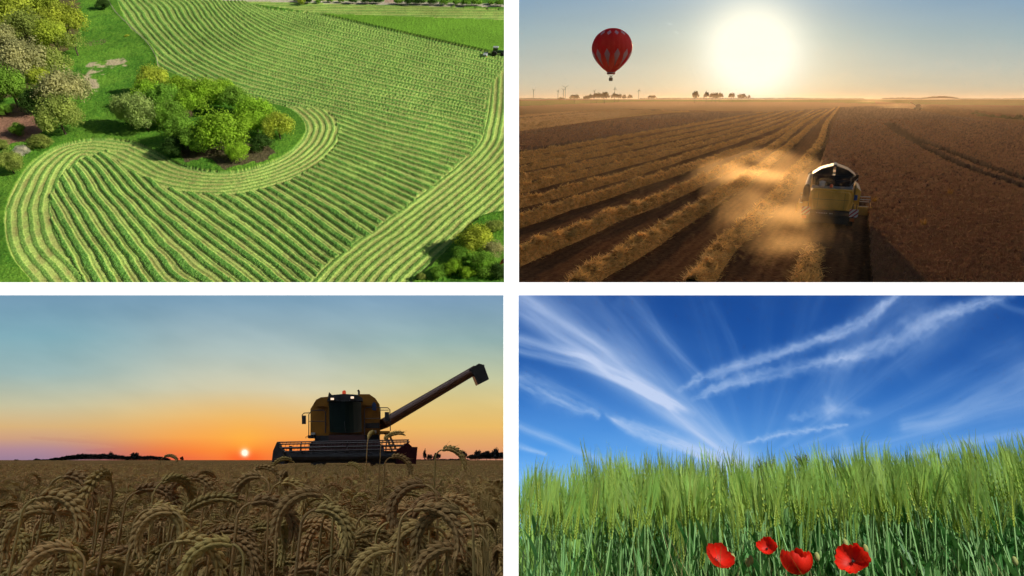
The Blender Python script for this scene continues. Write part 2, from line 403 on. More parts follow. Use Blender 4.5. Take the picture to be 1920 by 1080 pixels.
GCOL = 1.0
def build_meadow():
    W = MEADOW
    ys = np.concatenate([np.arange(541, -30, -1.35), np.arange(-30, -326, -6)])
    xs = np.concatenate([np.arange(-420, -10, 12), np.arange(-10, 959, 1.35)])
    PX, PY = np.meshgrid(xs, ys); X, Y = W.ground(PX, PY)
    field = [(205, -40), (240, 48), (272, 75), (292, 98), (298, 128), (330, 142), (400, 170), (480, 190), (545, 207), (574, 240), (555, 277), (505, 307), (430, 324), (350, 314),
             (300, 290), (250, 268), (180, 262), (110, 276), (60, 308), (25, 360), (10, 415), (22, 480), (60, 529), (90, 575), (700, 575), (775, 528), (830, 480), (900, 410), (975, 365), (975, 108), (925, 100), (825, 78), (700, 50), (600, 27), (500, 16), (440, -10), (400, -60)]
    field = [tuple(p) for p in smooth_line(field, 4)]
    G = lambda pts: [tuple(W.at(a, b)[:2]) for a, b in pts]
    infield = inpoly(PX, PY, field)
    guides = [[(600, 27), (700, 50), (825, 80), (935, 105)],
              [(480, 5), (560, 38), (700, 75), (820, 105), (930, 132)],
              [(400, -5), (440, 40), (500, 78), (600, 108), (750, 143), (925, 182)],
              [(300, -5), (350, 60), (420, 112), (520, 147), (650, 180), (800, 213), (912, 240)],
              [(205, -5), (245, 50), (295, 105), (350, 140), (420, 172), (500, 190), (600, 215), (700, 250), (800, 277), (890, 300)],
              [(622, 280), (700, 308), (805, 350)], [(565, 327), (640, 362), (720, 405)], [(480, 360), (550, 410), (625, 470)],
              [(282, 350), (380, 425), (475, 495), (510, 522)], [(200, 317), (310, 425), (430, 527)], [(152, 302), (235, 405), (325, 520)], [(110, 325), (175, 425), (245, 527)]]
    GG = [smooth_line(G(g), 5) for g in guides]; ph = [0.0]; SW = 1.9
    for a, b in zip(GG[:-1], GG[1:]):
        ph.append(ph[-1]+np.median(np.sort(dpoly(b[:, 0], b[:, 1], [tuple(p) for p in a]))[:max(3, int(len(b)*.7))])/(2.0 if len(ph) < 5 else 1.8))
    P = np.vstack(GG); Vv = np.concatenate([[p]*len(g) for p, g in zip(ph, GG)]); sel = slice(None, None, 2); P = P[sel]/100; Vv = Vv[sel]
    def U(r2): return np.where(r2 > 1e-9, r2*np.log(r2+1e-12), 0)
    n = len(P); D = ((P[:, None]-P[None])**2).sum(-1); A = np.zeros((n+3, n+3)); A[:n, :n] = U(D)+np.eye(n)*.004
    A[:n, n] = 1; A[:n, n+1:] = P; A[n, :n] = 1; A[n+1:, :n] = P.T
    c = np.linalg.solve(A, np.concatenate([Vv, [0, 0, 0]]))
    def tps(x, y):
        x = x.ravel()/100; y = y.ravel()/100; r = c[n]+c[n+1]*x+c[n+2]*y
        for k in range(n): r = r+c[k]*U((x-P[k, 0])**2+(y-P[k, 1])**2)
        return r
    phase = np.zeros(X.shape); m = infield | (dpoly(PX, PY, field+field[:1]) < 12)
    wob = (fbm(X*.15, Y*.15, 3)-.5)*.5
    phase[m] = tps(X[m], Y[m]); zone = np.zeros(X.shape, int); zone[m] = 1
    Lz = [(180, 255), (110, 268), (50, 300), (5, 360), (-5, 420), (10, 490), (80, 590), (185, 575), (160, 529), (128, 480), (104, 430), (97, 375), (120, 322), (185, 288), (235, 285), (235, 262)]
    Rz = [(545, 203), (600, 203), (632, 228), (636, 262), (618, 290), (570, 326), (510, 352), (440, 366), (370, 364), (310, 348), (250, 322), (205, 292), (180, 262), (250, 262), (350, 300), (430, 320), (505, 300), (555, 270), (570, 240)]
    Dz = [(945, 130), (918, 160), (908, 232), (878, 292), (740, 402), (622, 490), (545, 575), (700, 575), (775, 529), (985, 400), (985, 120)]
    leftb = G(smooth_line([(250, 268), (180, 262), (110, 276), (60, 308), (25, 360), (10, 415), (22, 480), (60, 529), (90, 575)], 4))
    inner = G(smooth_line([(430, 150), (480, 190), (545, 207), (574, 240), (555, 277), (505, 307), (430, 324), (350, 314), (300, 290), (250, 268), (180, 250)], 4))
    dl = G(smooth_line([(925, 120), (912, 232), (880, 292), (740, 402), (622, 490), (545, 575)], 4))
    qx = (fbm(X*.35, Y*.35, 71, 3)-.5)*16; qy = (fbm(X*.35, Y*.35, 72, 3)-.5)*12
    Rz, Lz, Dz = [[tuple(p) for p in smooth_line(z_+z_[:1], 4)] for z_ in (Rz, Lz, Dz)]
    for k, (zp, ln) in enumerate(((Rz, inner), (Lz, leftb), (Dz, dl))):
        s = inpoly(PX+qx, PY+qy, zp) & m; zone[s] = 2+k
        phase[s] = dpoly(X[s], Y[s], ln)/(SW*(.78, .9, .85)[k])
    Uz = inpoly(PX, PY, [(430, -12), (960, 20), (960, 40), (600, 27), (470, 8)])
    unm = inpoly(PX, PY, [(600, 27), (960, 40), (960, 108), (925, 100), (825, 78), (700, 50)])
    zone[Uz] = 5; phase[Uz] = Y[Uz]/4.2; m = m | Uz
    fr = (phase+wob*.3+(fbm(X*.9, Y*.9, 8)-.5)*.07+(fbm(X*.06, Y*.25, 9)-.5)*.25) % 1.0
    mown = (infield | Uz) & m
    wide = np.where(zone == 1, np.where(np.floor(phase) % 2 == 0, .58, .42), .48)
    row = sst(.06, .15, fr)*(1-sst(wide, wide+.10, fr))            # the windrow band
    row2 = np.where(zone == 1, sst(.76, .82, fr)*(1-sst(.88, .94, fr))*(.5+.5*fbm(X*.2, Y*.2, 44, 3)), 0)
    gap = sst(.25, .42, fbm(X*.5, Y*.5, 45, 3)); row = row*(.82+.18*gap); row = np.where(zone >= 2, row*.75, row)
    tuft = fbm(X*2.2, Y*2.2, 11, 3); tuft2 = fbm(X*5, Y*5, 12, 2); big = fbm(X*.04, Y*.04, 5, 3)
    headl = (zone >= 2)
    Z = np.where(mown, row*(.32+.30*(tuft2-.5))*(.75+.5*fbm(X*.15, Y*.15, 14, 3))*np.where(headl, .6, 1.0) + .12*row2 + .05*tuft, .38+.22*tuft+.12*tuft2)
    rough = ~mown & (PX < 330) & (PY < 300); Z = np.where(rough, Z+.5*(fbm(X*.35, Y*.35, 21, 4)-.5), Z)
    stub = lina([190, 212, 112]); stub2 = lina([182, 190, 108]); grn = lina([74, 134, 54]); grn2 = lina([128, 176, 84])
    t = sst(.35, .65, fbm(X*.5, Y*.12, 31, 4)); cs = stub*(1-t[..., None])+stub2*t[..., None]
    t = np.clip(tuft2*1.4-.2, 0, 1); cw = grn*(1-t[..., None])+grn2*t[..., None]
    cs = np.where((headl & (zone < 5))[..., None], cs*.93+.07*stub2, cs)
    lane = ((fr > .78) & (fbm(X*.3, Y*.3, 37, 3) > .5))[..., None]; cs = np.where(lane, cs*.6+.4*lina([158, 132, 84]), cs)
    C = cs*(1-row[..., None])+cw*row[..., None]; C = C*(1-.6*row2[..., None])+.6*row2[..., None]*grn
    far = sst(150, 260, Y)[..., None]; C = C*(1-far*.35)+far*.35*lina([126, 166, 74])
    gr = lina([72, 122, 36]); gr2 = lina([108, 152, 50]); t = sst(.3, .7, fbm(X*.12, Y*.12, 41, 5)*.5+tuft*.5)
    Cg = gr*(1-t[..., None])+gr2*t[..., None]
    Cg = np.where(unm[..., None], lina([112, 158, 50])*(.9+.25*tuft[..., None]), Cg)
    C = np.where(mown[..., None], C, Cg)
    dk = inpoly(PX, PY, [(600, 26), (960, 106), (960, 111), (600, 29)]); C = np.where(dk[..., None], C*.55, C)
    # pale dry patch, path and bare earth
    nz = (fbm(X*.35, Y*.35, 51, 5)-.5)
    pt = [(232, 121), (205, 125), (178, 130), (168, 140), (162, 152), (178, 162)]
    d = dpoly(PX, PY, pt)+nz*26; sand = 1-sst(4, 9, d); C = mixc(C, lina([186, 172, 140]), sand)
    e = inpoly(PX+nz*20, PY+nz*14, [(-60, 222), (30, 200), (52, 208), (85, 240), (70, 262), (-60, 300)]) ; C = np.where(e[..., None], lina([150, 112, 92])*(.8+.4*tuft[..., None]), C)
    e = inpoly(PX+nz*30, PY+nz*20, [(-60, -60), (150, -60), (150, 60), (118, 110), (60, 180), (-60, 210)]); C = np.where(e[..., None], lina([104, 96, 60])*(.7+.6*tuft[..., None]), C)
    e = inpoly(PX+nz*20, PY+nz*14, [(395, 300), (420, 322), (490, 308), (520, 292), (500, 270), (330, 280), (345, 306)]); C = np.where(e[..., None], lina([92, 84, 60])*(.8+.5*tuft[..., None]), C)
    road = inpoly(PX, PY, [(250, -9), (500, -1), (940, 9), (1000, 10), (1000, 17), (940, 15.5), (500, 3.5), (250, -4)]); C = np.where(road[..., None], lina([196, 186, 168]), C); Z = np.where(road, .1, Z)
    e = inpoly(PX, PY, [(715, -12), (742, -12), (738, 6), (722, 6)]); C = np.where(e[..., None], lina([186, 160, 140]), C)
    C = C*(.78+.44*big[..., None])*(.9+.2*fbm(X*.3, Y*.3, 91, 3)[..., None])*(.85+.3*tuft2[..., None])
    C = C*GCOL
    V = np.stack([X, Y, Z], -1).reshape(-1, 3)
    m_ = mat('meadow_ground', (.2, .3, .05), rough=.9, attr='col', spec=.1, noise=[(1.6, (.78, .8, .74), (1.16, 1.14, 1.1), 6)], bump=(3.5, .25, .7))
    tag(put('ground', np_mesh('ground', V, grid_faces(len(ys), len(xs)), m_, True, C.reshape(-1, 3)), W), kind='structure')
    # loose cut grass on the windrows
    near = mown & (PX > 0) & (PY < 541) & (row > .5)
    ii = np.flatnonzero(near.ravel()); 
    k = rng.choice(ii, min(45000, len(ii)), replace=False); x, y, z = V[k].T; n = len(k)
    x = x+rng.uniform(-.1, .1, n); a = rng.uniform(0, 6.28, n); L = rng.uniform(.12, .34, n); up = rng.uniform(.0, .22, n); wd = .05
    dx, dy = np.cos(a)*L, np.sin(a)*L; ox, oy = -np.sin(a)*wd, np.cos(a)*wd
    A = np.stack([np.stack([x-ox, y-oy, z], -1), np.stack([x+ox, y+oy, z+.02], -1), np.stack([x+dx, y+dy, z+up+.05], -1)], 1).reshape(-1, 3)
    tag(put('cut_grass', np_mesh('cut_grass', A, np.arange(3*n).reshape(n, 3), mat('cut_grass', lin((120, 170, 72)), rough=.9, trans=.2, spec=.1, noise=[(.8, (.7, .75, .7), (1.2, 1.15, 1.1), 3)])), W), 'loose cut grass lying along the windrows', kind='stuff')

    # trees of the copse in the field
    T = [(290, 150, 30, 'yellow', 0, 1.0, 'yellow leafed tree at the far tip of the copse'), (338, 168, 27, 'bright', 1, 1.1, 'yellow-green tree behind the copse beside the field edge'),
         (236, 203, 25, 'willow', 2, 1.5, 'tall pale willow standing leftmost in the copse'), (266, 210, 27, 'willow', 3, 1.45, 'broad pale willow at the left of the copse beside the dark shadow'),
         (310, 186, 30, 'mid', 4, 1.1, 'mid green tree between the willows and the yellow tree'), (384, 176, 31, 'bright', 0, 1.1, 'bright green round tree at the back middle of the copse'),
         (348, 214, 13, 'tan', 9, 1.2, 'small bare tan tree in the middle of the copse'), (334, 242, 27, 'mid', 1, 1.1, 'dim green tree left of the largest bright tree'),
         (368, 262, 30, 'mid', 2, 1.0, 'green tree at the near foot of the copse'), (408, 244, 43, 'bright', 3, 1.0, 'largest bright green tree in the middle of the copse'),
         (442, 186, 27, 'mid', 4, 1.1, 'bright green tree behind the largest tree of the copse'), (476, 214, 34, 'bright', 0, 1.1, 'bright yellow-green tree at the right of the copse'),
         (521, 236, 27, 'yellow', 1, 1.1, 'olive yellow tree forming the right tip of the copse'), (446, 284, 22, 'bright', 2, 1, 'small bright tree at the lowest edge of the copse'),
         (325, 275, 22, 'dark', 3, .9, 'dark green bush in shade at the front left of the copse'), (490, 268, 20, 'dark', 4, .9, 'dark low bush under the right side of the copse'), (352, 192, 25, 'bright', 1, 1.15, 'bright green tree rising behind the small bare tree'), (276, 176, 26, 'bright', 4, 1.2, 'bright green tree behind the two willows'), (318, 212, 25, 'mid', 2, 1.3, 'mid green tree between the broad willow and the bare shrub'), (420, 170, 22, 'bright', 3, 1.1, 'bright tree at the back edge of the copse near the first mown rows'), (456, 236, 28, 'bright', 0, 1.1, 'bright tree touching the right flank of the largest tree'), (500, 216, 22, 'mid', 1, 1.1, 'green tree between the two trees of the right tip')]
    for x, y, r, k, i, tl, lb in T:
        add_tree(W, 'broadleaf_tree', lb, 'tree', x, y, r, k, i, tl, group='trees of the copse in the mown field')
    L = [(18, 22, 36, 'yellow', 0, 'yellow-green tree in the top left corner'), (72, 10, 34, 'yellow', 1, 'yellow-green tree at the top edge of the wood'), (118, 36, 34, 'yellow', 2, 'tall golden tree at the upper right of the wood'),
         (52, 52, 32, 'olive', 3, 'olive tree below the top left corner tree'), (8, 70, 26, 'grey', 4, 'grey-brown tree on the left edge of the wood'), (98, 68, 30, 'yellow', 0, 'golden tree above the tan trees of the wood'),
         (136, 78, 24, 'olive', 9, 'thin half bare tree at the right edge of the wood'), (40, 112, 42, 'grey', 2, 'large grey-brown tree in the middle of the wood'), (98, 118, 28, 'olive', 3, 'small olive tree at the middle right of the wood'),
         (78, 150, 24, 'yellow', 4, 'yellow bush-like tree between two grey trees'), (16, 162, 36, 'mid', 0, 'green tree at the left edge above the bare earth'), (118, 166, 38, 'grey', 1, 'broad grey-green tree at the right rim of the wood'),
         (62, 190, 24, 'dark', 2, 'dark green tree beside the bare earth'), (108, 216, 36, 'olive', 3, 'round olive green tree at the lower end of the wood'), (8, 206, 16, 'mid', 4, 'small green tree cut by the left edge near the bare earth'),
         (33, 243, 15, 'mid', 0, 'lone green bush on the bare earth'), (74, 266, 18, 'olive', 1, 'olive bush at the lower right rim of the bare earth'), (16, 303, 24, 'olive', 2, 'olive bush below the white blossoming bush'),
         (38, 284, 13, 'white', 3, 'bush in white blossom on the field margin'), (4, 272, 13, 'olive', 4, 'small bush cut by the left edge beside the blossom')]
    for x, y, r, k, i, lb in L:
        add_tree(W, 'broadleaf_tree' if r > 20 else 'bush', lb, 'tree' if r > 20 else 'bush', x, y, r, k, i, 1.15 if r > 20 else .9, group='trees of the wood at the left')
    B = [(891, 447, 32, 'yellow', 1, 'yellow-green round tree at the right edge below the stripes'), (926, 425, 17, 'olive', 2, 'olive bush behind the yellow-green tree'), (924, 468, 20, 'grey', 3, 'grey-brown bush right of the yellow-green tree'),
         (868, 478, 20, 'mid', 4, 'green bush left below the yellow-green tree'), (904, 492, 26, 'mid', 0, 'large green bush in the lower right corner thicket'), (850, 500, 18, 'bright', 1, 'bright bush in the thicket above the dividing bar'),
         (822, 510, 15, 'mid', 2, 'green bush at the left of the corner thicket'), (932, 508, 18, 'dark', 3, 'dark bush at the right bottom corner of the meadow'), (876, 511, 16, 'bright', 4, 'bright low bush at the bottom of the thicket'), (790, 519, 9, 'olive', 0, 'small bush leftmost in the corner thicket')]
    for x, y, r, k, i, lb in B:
        add_tree(W, 'bush', lb, 'bush', x, y, r, k, i, .95, .8, group='bushes in the lower right corner of the meadow')
    H = [(560+q*21+random.uniform(-6, 6), -1+q*.35, 6+random.uniform(0, 5), random.choice(['dark', 'mid', 'mid'])) for q in range(0, 19)]
    for x, y, r, k in H:
        if 712 < x < 745: continue
        add_tree(W, 'hedge_bush', 'low green hedge bush lining the far side of the road', 'bush', x, y, r, k, random.randrange(5), .7, group='hedge bushes beyond the road')
    add_tree(W, 'bush', 'small bush growing left on the near side of the road', 'bush', 565, 2, 8, 'yellow', 1, .9); add_tree(W, 'bush', 'two tone bush at the near road edge left of the gap', 'bush', 596, 3, 4, 'mid', 1, 1)
    add_tree(W, 'bush', 'dark bush at the top end of the fence', 'bush', 192, 8, 13, 'dark', 1, .8); add_tree(W, 'bush', 'tiny yellow flowering bush alone on the grass', 'bush', 238, 67, 4.5, 'yellow', 2, .7)
    # bare shrubs
    tw = mat('bare_twigs', lin((128, 108, 88)), rough=.95)
    def bare(px, py, r, n, label, name='bare_shrub', lean=1.0, cat='shrub'):
        q = random.Random(px); p = W.at(px, py); mb = MB()
        for k in range(n):
            a = q.uniform(0, 6.28); l = r*q.uniform(.5, 1); e = q.uniform(.3, 1.2)*lean
            x, y, z = math.cos(a)*l, math.sin(a)*l, l*e
            mb.tube([(0, 0, 0), (x*.4+q.uniform(-.2, .2), y*.4, z*.55), (x, y, z)], [.07, .05, .02], 3)
            for _ in range(3):
                u = q.uniform(.5, 1); mb.tube([(x*u, y*u, z*u), (x*u+q.uniform(-.5, .5), y*u+q.uniform(-.5, .5), z*u+q.uniform(0, .7))], [.03, .015], 3)
        tag(put(name, mb.mesh(name, tw), W, (p.x, p.y, .1)), label, cat)
    bare(306, 240, 4.5, 46, 'bare brown shrub with upright branches in the copse', lean=1.6)
    bare(183, 84, 4.2, 60, 'heap of grey fallen branches on the rough grass', 'brush_pile', .18, 'branches')
    # fence along the field edge
    pts = [W.at(a, b) for a, b in smooth_line([(190, -22), (215, 22), (240, 48), (268, 74), (285, 95), (294, 112), (298, 128)], 6)]
    wood = mat('weathered_wood', lin((176, 166, 146)), rough=.9, noise=[(6, (.6,)*3, (1.1,)*3, 4)])
    f = thing('field_fence', 'weathered post and wire fence curving along the mown field edge', 'fence', W, pts[0])
    loc = [p-pts[0] for p in pts]; acc = 0; posts = []
    pm = MB().tube([(0, 0, -.1), (0, 0, 1.25)], [.09, .08], 6).mesh('post', wood)
    for a, b in zip(loc[:-1], loc[1:]):
        L_ = (b-a).length; s = 2.6-acc
        while s < L_: posts.append(a.lerp(b, s/L_)); s += 2.6
        acc = (acc+L_) % 2.6
    for q in posts: part('post', pm, None, f, W, M=Matrix.Translation(q))
    for h in (.4, .75, 1.1):
        part('rail', MB().tube([p+Vector((0, 0, h)) for p in loc], .035, 4), wood, f, W)
    tractor(W)

def wheel(mb_t, mb_r, c, r, w_, n=18, lugs=0):
    mb_t.lathe([(r*.62, -w_/2), (r*.93, -w_/2), (r, -w_*.35), (r, w_*.35), (r*.93, w_/2), (r*.62, w_/2)], n, c, 'x')
    for k in range(lugs):
        a = 2*math.pi*k/lugs; cc = Vector((c[0], c[1]+math.cos(a)*r, c[2]+math.sin(a)*r))
        mb_t.box(-w_*.48, w_*.48, -.035*r, .035*r, -.05*r, .06*r, Matrix.Translation(cc) @ Matrix.Rotation(a-math.pi/2, 4, 'X') @ Matrix.Rotation(.3*(1 if k % 2 else -1), 4, 'Z'))
    mb_r.lathe([(r*.12, -w_*.46), (r*.55, -w_*.3), (r*.64, -w_*.5), (r*.64, w_*.5), (r*.55, w_*.3), (r*.12, w_*.46)], n, c, 'x')
BLK = lambda: mat('black_rubber', (.02, .02, .02), rough=.85)
def tractor(W):
    p = W.at(932, 104.5); grn = mat('dark_green_paint', (.02, .06, .03), rough=.4); gl = glass_mat(); wh = mat('white_paint', (.36, .4, .38), rough=.5)
    t = thing('tractor', 'small dark tractor with pale cab roof mowing beside the uncut strip', 'tractor', W, p, R(-98))
    part('hood', MB().box(-.45, .45, .3, 2.3, .9, 1.7, tx=.15), grn, t, W); part('cab', MB().box(-.75, .75, -1.2, .4, 1.1, 2.6, tx=.15, ty=.1), gl, t, W)
    part('roof', MB().box(-.8, .8, -1.25, .5, 2.6, 2.8, tx=.1, ty=.1), wh, t, W); part('fender', MB().box(-1.05, 1.05, -1.4, -.2, 1.3, 1.55, tx=.1), grn, t, W)
    for c, r, w_ in (((-.95, -.8, .85), .85, .5), ((.95, -.8, .85), .85, .5), ((-.8, 1.7, .6), .6, .38), ((.8, 1.7, .6), .6, .38)):
        a, b = MB(), MB(); wheel(a, b, c, r, w_); q = part('wheel', b, wh, t, W); part('tyre', a, BLK(), q, W)
    m = thing('mower', 'orange and white disc mower hitched behind the tractor', 'mower', W, p+Vector((-3.1, .3, 0)), R(-98))
    part('cutter_bar', MB().box(-.2, 2.6, -1.0, .1, .15, .5, tx=.05), mat('orange_paint', (.6, .16, .03), rough=.5), m, W)
    part('cover', MB().prism([(-1.2, .5), (-1.0, .95), (.1, .95), (.3, .5)], -.3, 2.8, 'x'), wh, m, W)
    part('hitch', MB().tube([(0, .2, .7), (0, 1.4, .8)], .08, 6), mat('steel_dark', (.08, .08, .08), metal=.6, rough=.4), m, W)
build_meadow()
# ================================================================ HARVEST (upper right): balloon, combine and windrows against a low sun
def harvest_sky():
    W = HARVEST
    def fn(px, py):
        e = (185-py)                                           # pixels above the horizon
        base = ramp(e, [(-60, (214, 186, 146)), (0, (216, 188, 150)), (25, (208, 196, 168)), (60, (194, 194, 178)), (120, (168, 184, 184)), (185, (142, 168, 188)), (500, (96, 134, 176))])
        d = np.hypot((px-1412)/1.0, (py-95)/1.0)
        warm = np.exp(-(d/230)**2)
        base = base*(1-.0) + warm[..., None]*np.array([46, 30, 10])
        dc = np.hypot(px-1412, (py-94)*1.05)
        g = 1.12/(1+(dc/97)**4.6)
        base = mixc(base, (265, 262, 240), np.clip(g, 0, 1))
        edge = sst(380, 700, np.abs(px-1450)); base = base - edge[..., None]*np.array([14, 6, -2])*sst(0, 120, e)[..., None]
        st = fbm(px*.004+py*.003, py*.03, 77, 4)-.5; base = base+st[..., None]*6
        for x, y in ((1256, 45), (1268, 61)):
            k = np.exp(-((px-x)/5.0)**2-((py-y-(px-x)*.3)/1.2)**2); base = base+k[..., None]*18
        return np.clip(base, 0, 262)
    sky_patch(W, np.concatenate([np.arange(958.5, 1940, 3), np.arange(1940, 2600, 20)]), np.concatenate([np.arange(-400, -10, 20), np.arange(-10, 193, 2.5)]), fn, 9500)

STRAW = [[(1262, 575), (1308, 528), (1348, 484), (1387, 444), (1435, 395), (1465, 365), (1495, 320), (1515, 300), (1537, 268), (1548, 235), (1562, 215), (1574, 200)],
 [(1050, 570), (1110, 520), (1200, 468), (1272, 425), (1360, 365), (1435, 314), (1465, 288), (1492, 265), (1532, 228), (1565, 203)],
 [(850, 548), (960, 498), (1110, 430), (1260, 369), (1385, 311), (1440, 284), (1468, 263), (1508, 230), (1550, 207)],
 [(900, 450), (960, 430), (1160, 362), (1335, 303), (1435, 266), (1475, 244), (1508, 222), (1540, 207)],
 [(900, 409), (960, 392), (1185, 330), (1335, 282), (1385, 265), (1440, 246), (1490, 225), (1525, 208)],
 [(900, 379), (960, 364), (1200, 304), (1385, 253), (1460, 228), (1505, 209)], [(900, 356), (960, 344), (1200, 290), (1385, 244), (1440, 228), (1490, 210)],
 [(900, 336), (960, 325), (1200, 276), (1400, 232), (1470, 210)], [(900, 320), (960, 310), (1200, 265), (1350, 234), (1450, 211)], [(900, 307), (960, 297), (1200, 254), (1330, 230), (1430, 211)]]
STRAW2 = [[(900, 226), (960, 221), (1080, 211), (1180, 207)], [(900, 235), (960, 228), (1120, 212), (1220, 208)], [(900, 241), (960, 234), (1140, 214), (1250, 209)], [(900, 250), (960, 241), (1160, 216), (1265, 210)], [(900, 255), (960, 247), (1130, 224), (1240, 213), (1290, 210)]]
CROP = [(1650, 640), (1634, 529), (1629, 430), (1626, 402), (1622, 388), (1518, 388), (1530, 340), (1546, 290), (1560, 240), (1570, 215), (1577, 201), (1640, 199), (1700, 203), (1760, 214), (1850, 228), (1960, 240), (2700, 300), (2700, 640)]
CROPL = [(700, 400), (900, 307), (973, 289), (1150, 259), (1300, 233), (1370, 221), (1440, 214), (1340, 211), (1290, 212), (1240, 216), (1150, 227), (960, 252), (700, 276)]
def build_harvest():
    W = HARVEST
    ys = np.concatenate([np.arange(582, 200, -1.8), np.arange(200, 186.6, -.9), [186.3, 186.15]])
    xs = np.concatenate([np.arange(959.5, 1940, 1.8), np.arange(1940, 2500, 15)])
    PX, PY = np.meshgrid(xs, ys); X, Y = W.ground(PX, PY)
    crop = inpoly(PX, PY, CROP); cropl = inpoly(PX, PY, CROPL)
    # tramlines pressed into the crop
    ga = [W.at(*p) for p in smooth_line([(1661, 233), (1700, 263), (1800, 318), (1900, 356), (2000, 392)], 5)]
    gb = [W.at(*p) for p in smooth_line([(1668, 232), (1712, 262), (1800, 300), (1850, 322), (1920, 348), (2010, 378)], 5)]
    dt = np.minimum(dpoly(X, Y, [tuple(p[:2]) for p in ga]), dpoly(X, Y, [tuple(p[:2]) for p in gb]))
    near = 1/(1+np.hypot(X, Y)/90)
    tram = crop & (dt < .34+.0035*Y) & (PY > 231)
    cr = (crop | cropl); Z = np.zeros(X.shape); n1 = fbm(X*3, Y*3, 61, 3); n2 = vnoise(X*7, Y*7, 62)
    Z = np.where(cr & ~tram, .62+.22*(n1-.5)+.16*(n2-.5), .03*n1); Z = np.where(tram, .12, Z)
    Cc = lina([158, 122, 98]); Cc2 = lina([106, 80, 66]); t = sst(.3, .7, n1*.5+n2*.5); C = Cc2*(1-t[..., None])+Cc*t[..., None]
    st = lina([160, 112, 74]); st2 = lina([120, 82, 56])
    # stubble drill lines follow the driving direction
    dl = dpoly(X, Y, [tuple(W.at(*p)[:2]) for p in smooth_line(STRAW[0], 5)]); t = np.clip(.5+.5*np.sin(dl*2*math.pi/.55)*.42+(n2-.5)*.9, 0, 1)
    Cs = st2*(1-t[..., None])+st*t[..., None]; patch = fbm(X*.12, Y*.12, 66, 4)[..., None]; Cs = Cs*(.75+.5*patch)
    C = np.where(cr[..., None], C, Cs)
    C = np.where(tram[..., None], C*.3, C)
    green = inpoly(PX, PY, [(900, 189.5), (1200, 186.6), (1400, 186.2), (1640, 187), (1640, 194), (1200, 190), (973, 199), (900, 200)]); C = np.where(green[..., None], lina([104, 150, 20]), C)
    tan_ = inpoly(PX, PY, [(900, 200), (973, 199), (1200, 190.3), (1560, 192), (1700, 197), (1600, 200), (1440, 210), (1200, 205), (960, 217), (900, 220)]); C = np.where(tan_[..., None], lina([186, 140, 92]), C)
    gr = inpoly(PX, PY, [(1600, 186.6), (1700, 186.4), (2600, 190), (2600, 206), (1920, 197.5), (1720, 196)]); C = np.where(gr[..., None], lina([70, 120, 10]), C)
    tn = inpoly(PX, PY, [(1760, 198), (1920, 202), (2600, 215), (2600, 260), (1920, 218), (1830, 207)]); C = np.where(tn[..., None], lina([160, 120, 84]), C)
    C = C*.62
    V = np.stack([X, Y, Z], -1).reshape(-1, 3)
    m_ = mat('harvest_ground', (.2, .1, .05), rough=1, attr='col', spec=0, noise=[(5, (.7,)*3, (1.2,)*3, 5)], bump=(9, .08, .6))
    tag(put('ground', np_mesh('ground', V, trim_rows(W, V, grid_faces(len(ys), len(xs)), 552), m_, False, C.reshape(-1, 3)), W), kind='structure')
    # standing ripe crop: ears on short stems near the viewer
    wm = mat('ripe_ears', lin((164, 124, 94)), rough=1, trans=.25, spec=0, rand=.2)
    def tuft(seed, k=6):
        r = random.Random(seed); mb = MB()
        for _ in range(k):
            x, y = r.uniform(-.09, .09), r.uniform(-.09, .09); h = r.uniform(.12, .26); a = r.uniform(0, 6.28); b = h+.02
            mb.add([(x-.012, y, -.1), (x+.012, y, -.1), (x+.03*math.cos(a), y+.03*math.sin(a), b)], [(0, 1, 2)])
            mb.add([(x-.02, y, h-.08), (x+.02, y+.01, h-.07), (x+.05*math.cos(a), y+.05*math.sin(a), h+.03), (x, y+.02, h-.02)], [(0, 1, 2), (0, 2, 3)])
        return mb.mesh('ear_tuft', wm)
    N = 110000; py = rng.uniform(200, 578, N); px = rng.uniform(960, 1960, N); y0 = 0
    # even ground density up to the distance where ears fall below a pixel
    x, y = W.ground(px, py); ok = (inpoly(px, py, CROP) | inpoly(px, py, CROPL)) & (rng.random(N) < 1.0)
    dd = np.minimum(dpoly(x, y, [tuple(p[:2]) for p in ga]), dpoly(x, y, [tuple(p[:2]) for p in gb])); ok &= (dd > .5+.0035*y) & (y < 260) & (W.pix(x, y, .55)[1] < 547)
    x, y = x[ok], y[ok]; n = len(x)
    P = np.stack([x, y, np.full(n, .55)], -1); rot = np.stack([rng.uniform(-.25, .25, n), rng.uniform(-.25, .25, n), rng.uniform(0, 6.28, n)], -1)
    scatter('ripe_crop', W, P, rot, rng.uniform(.55, .95, n)*(1+y/200), rng.integers(0, 4, n), [tuft(i) for i in range(4)], label='ripe brown crop standing uncut')
    # windrows of straw
    sm = mat('straw', lin((250, 208, 130)), rough=.9, trans=.45, spec=.15, noise=[(1.2, (.6, .58, .5), (1.2, 1.15, 1.05), 4)])
    def windrow(pts, wd, ht, label, blades, i, sub=5):
        L = smooth_line(pts, 12); L = L[(L[:, 0] > 952) & (L[:, 1] < 548)]; L = np.array([tuple(W.at(*p)[:2]) for p in L]); seg = np.hypot(*np.diff(L, axis=0).T); s = np.concatenate([[0], np.cumsum(seg)])
        # resample finely near, coarsely far
        u = [0.0]
        while u[-1] < s[-1]:
            yy = np.interp(u[-1], s, L[:, 1]); u.append(u[-1]+max(.3, yy/160))
        u = np.array(u[:-1]); cx = np.interp(u, s, L[:, 0]); cy = np.interp(u, s, L[:, 1]); tx = np.gradient(cx); ty = np.gradient(cy); q = np.hypot(tx, ty); tx /= q; ty /= q
        cols = np.linspace(-1, 1, 13); cx = cx+(fbm(u*.12, u*0, 80+i, 3)-.5)*.8; cy = cy
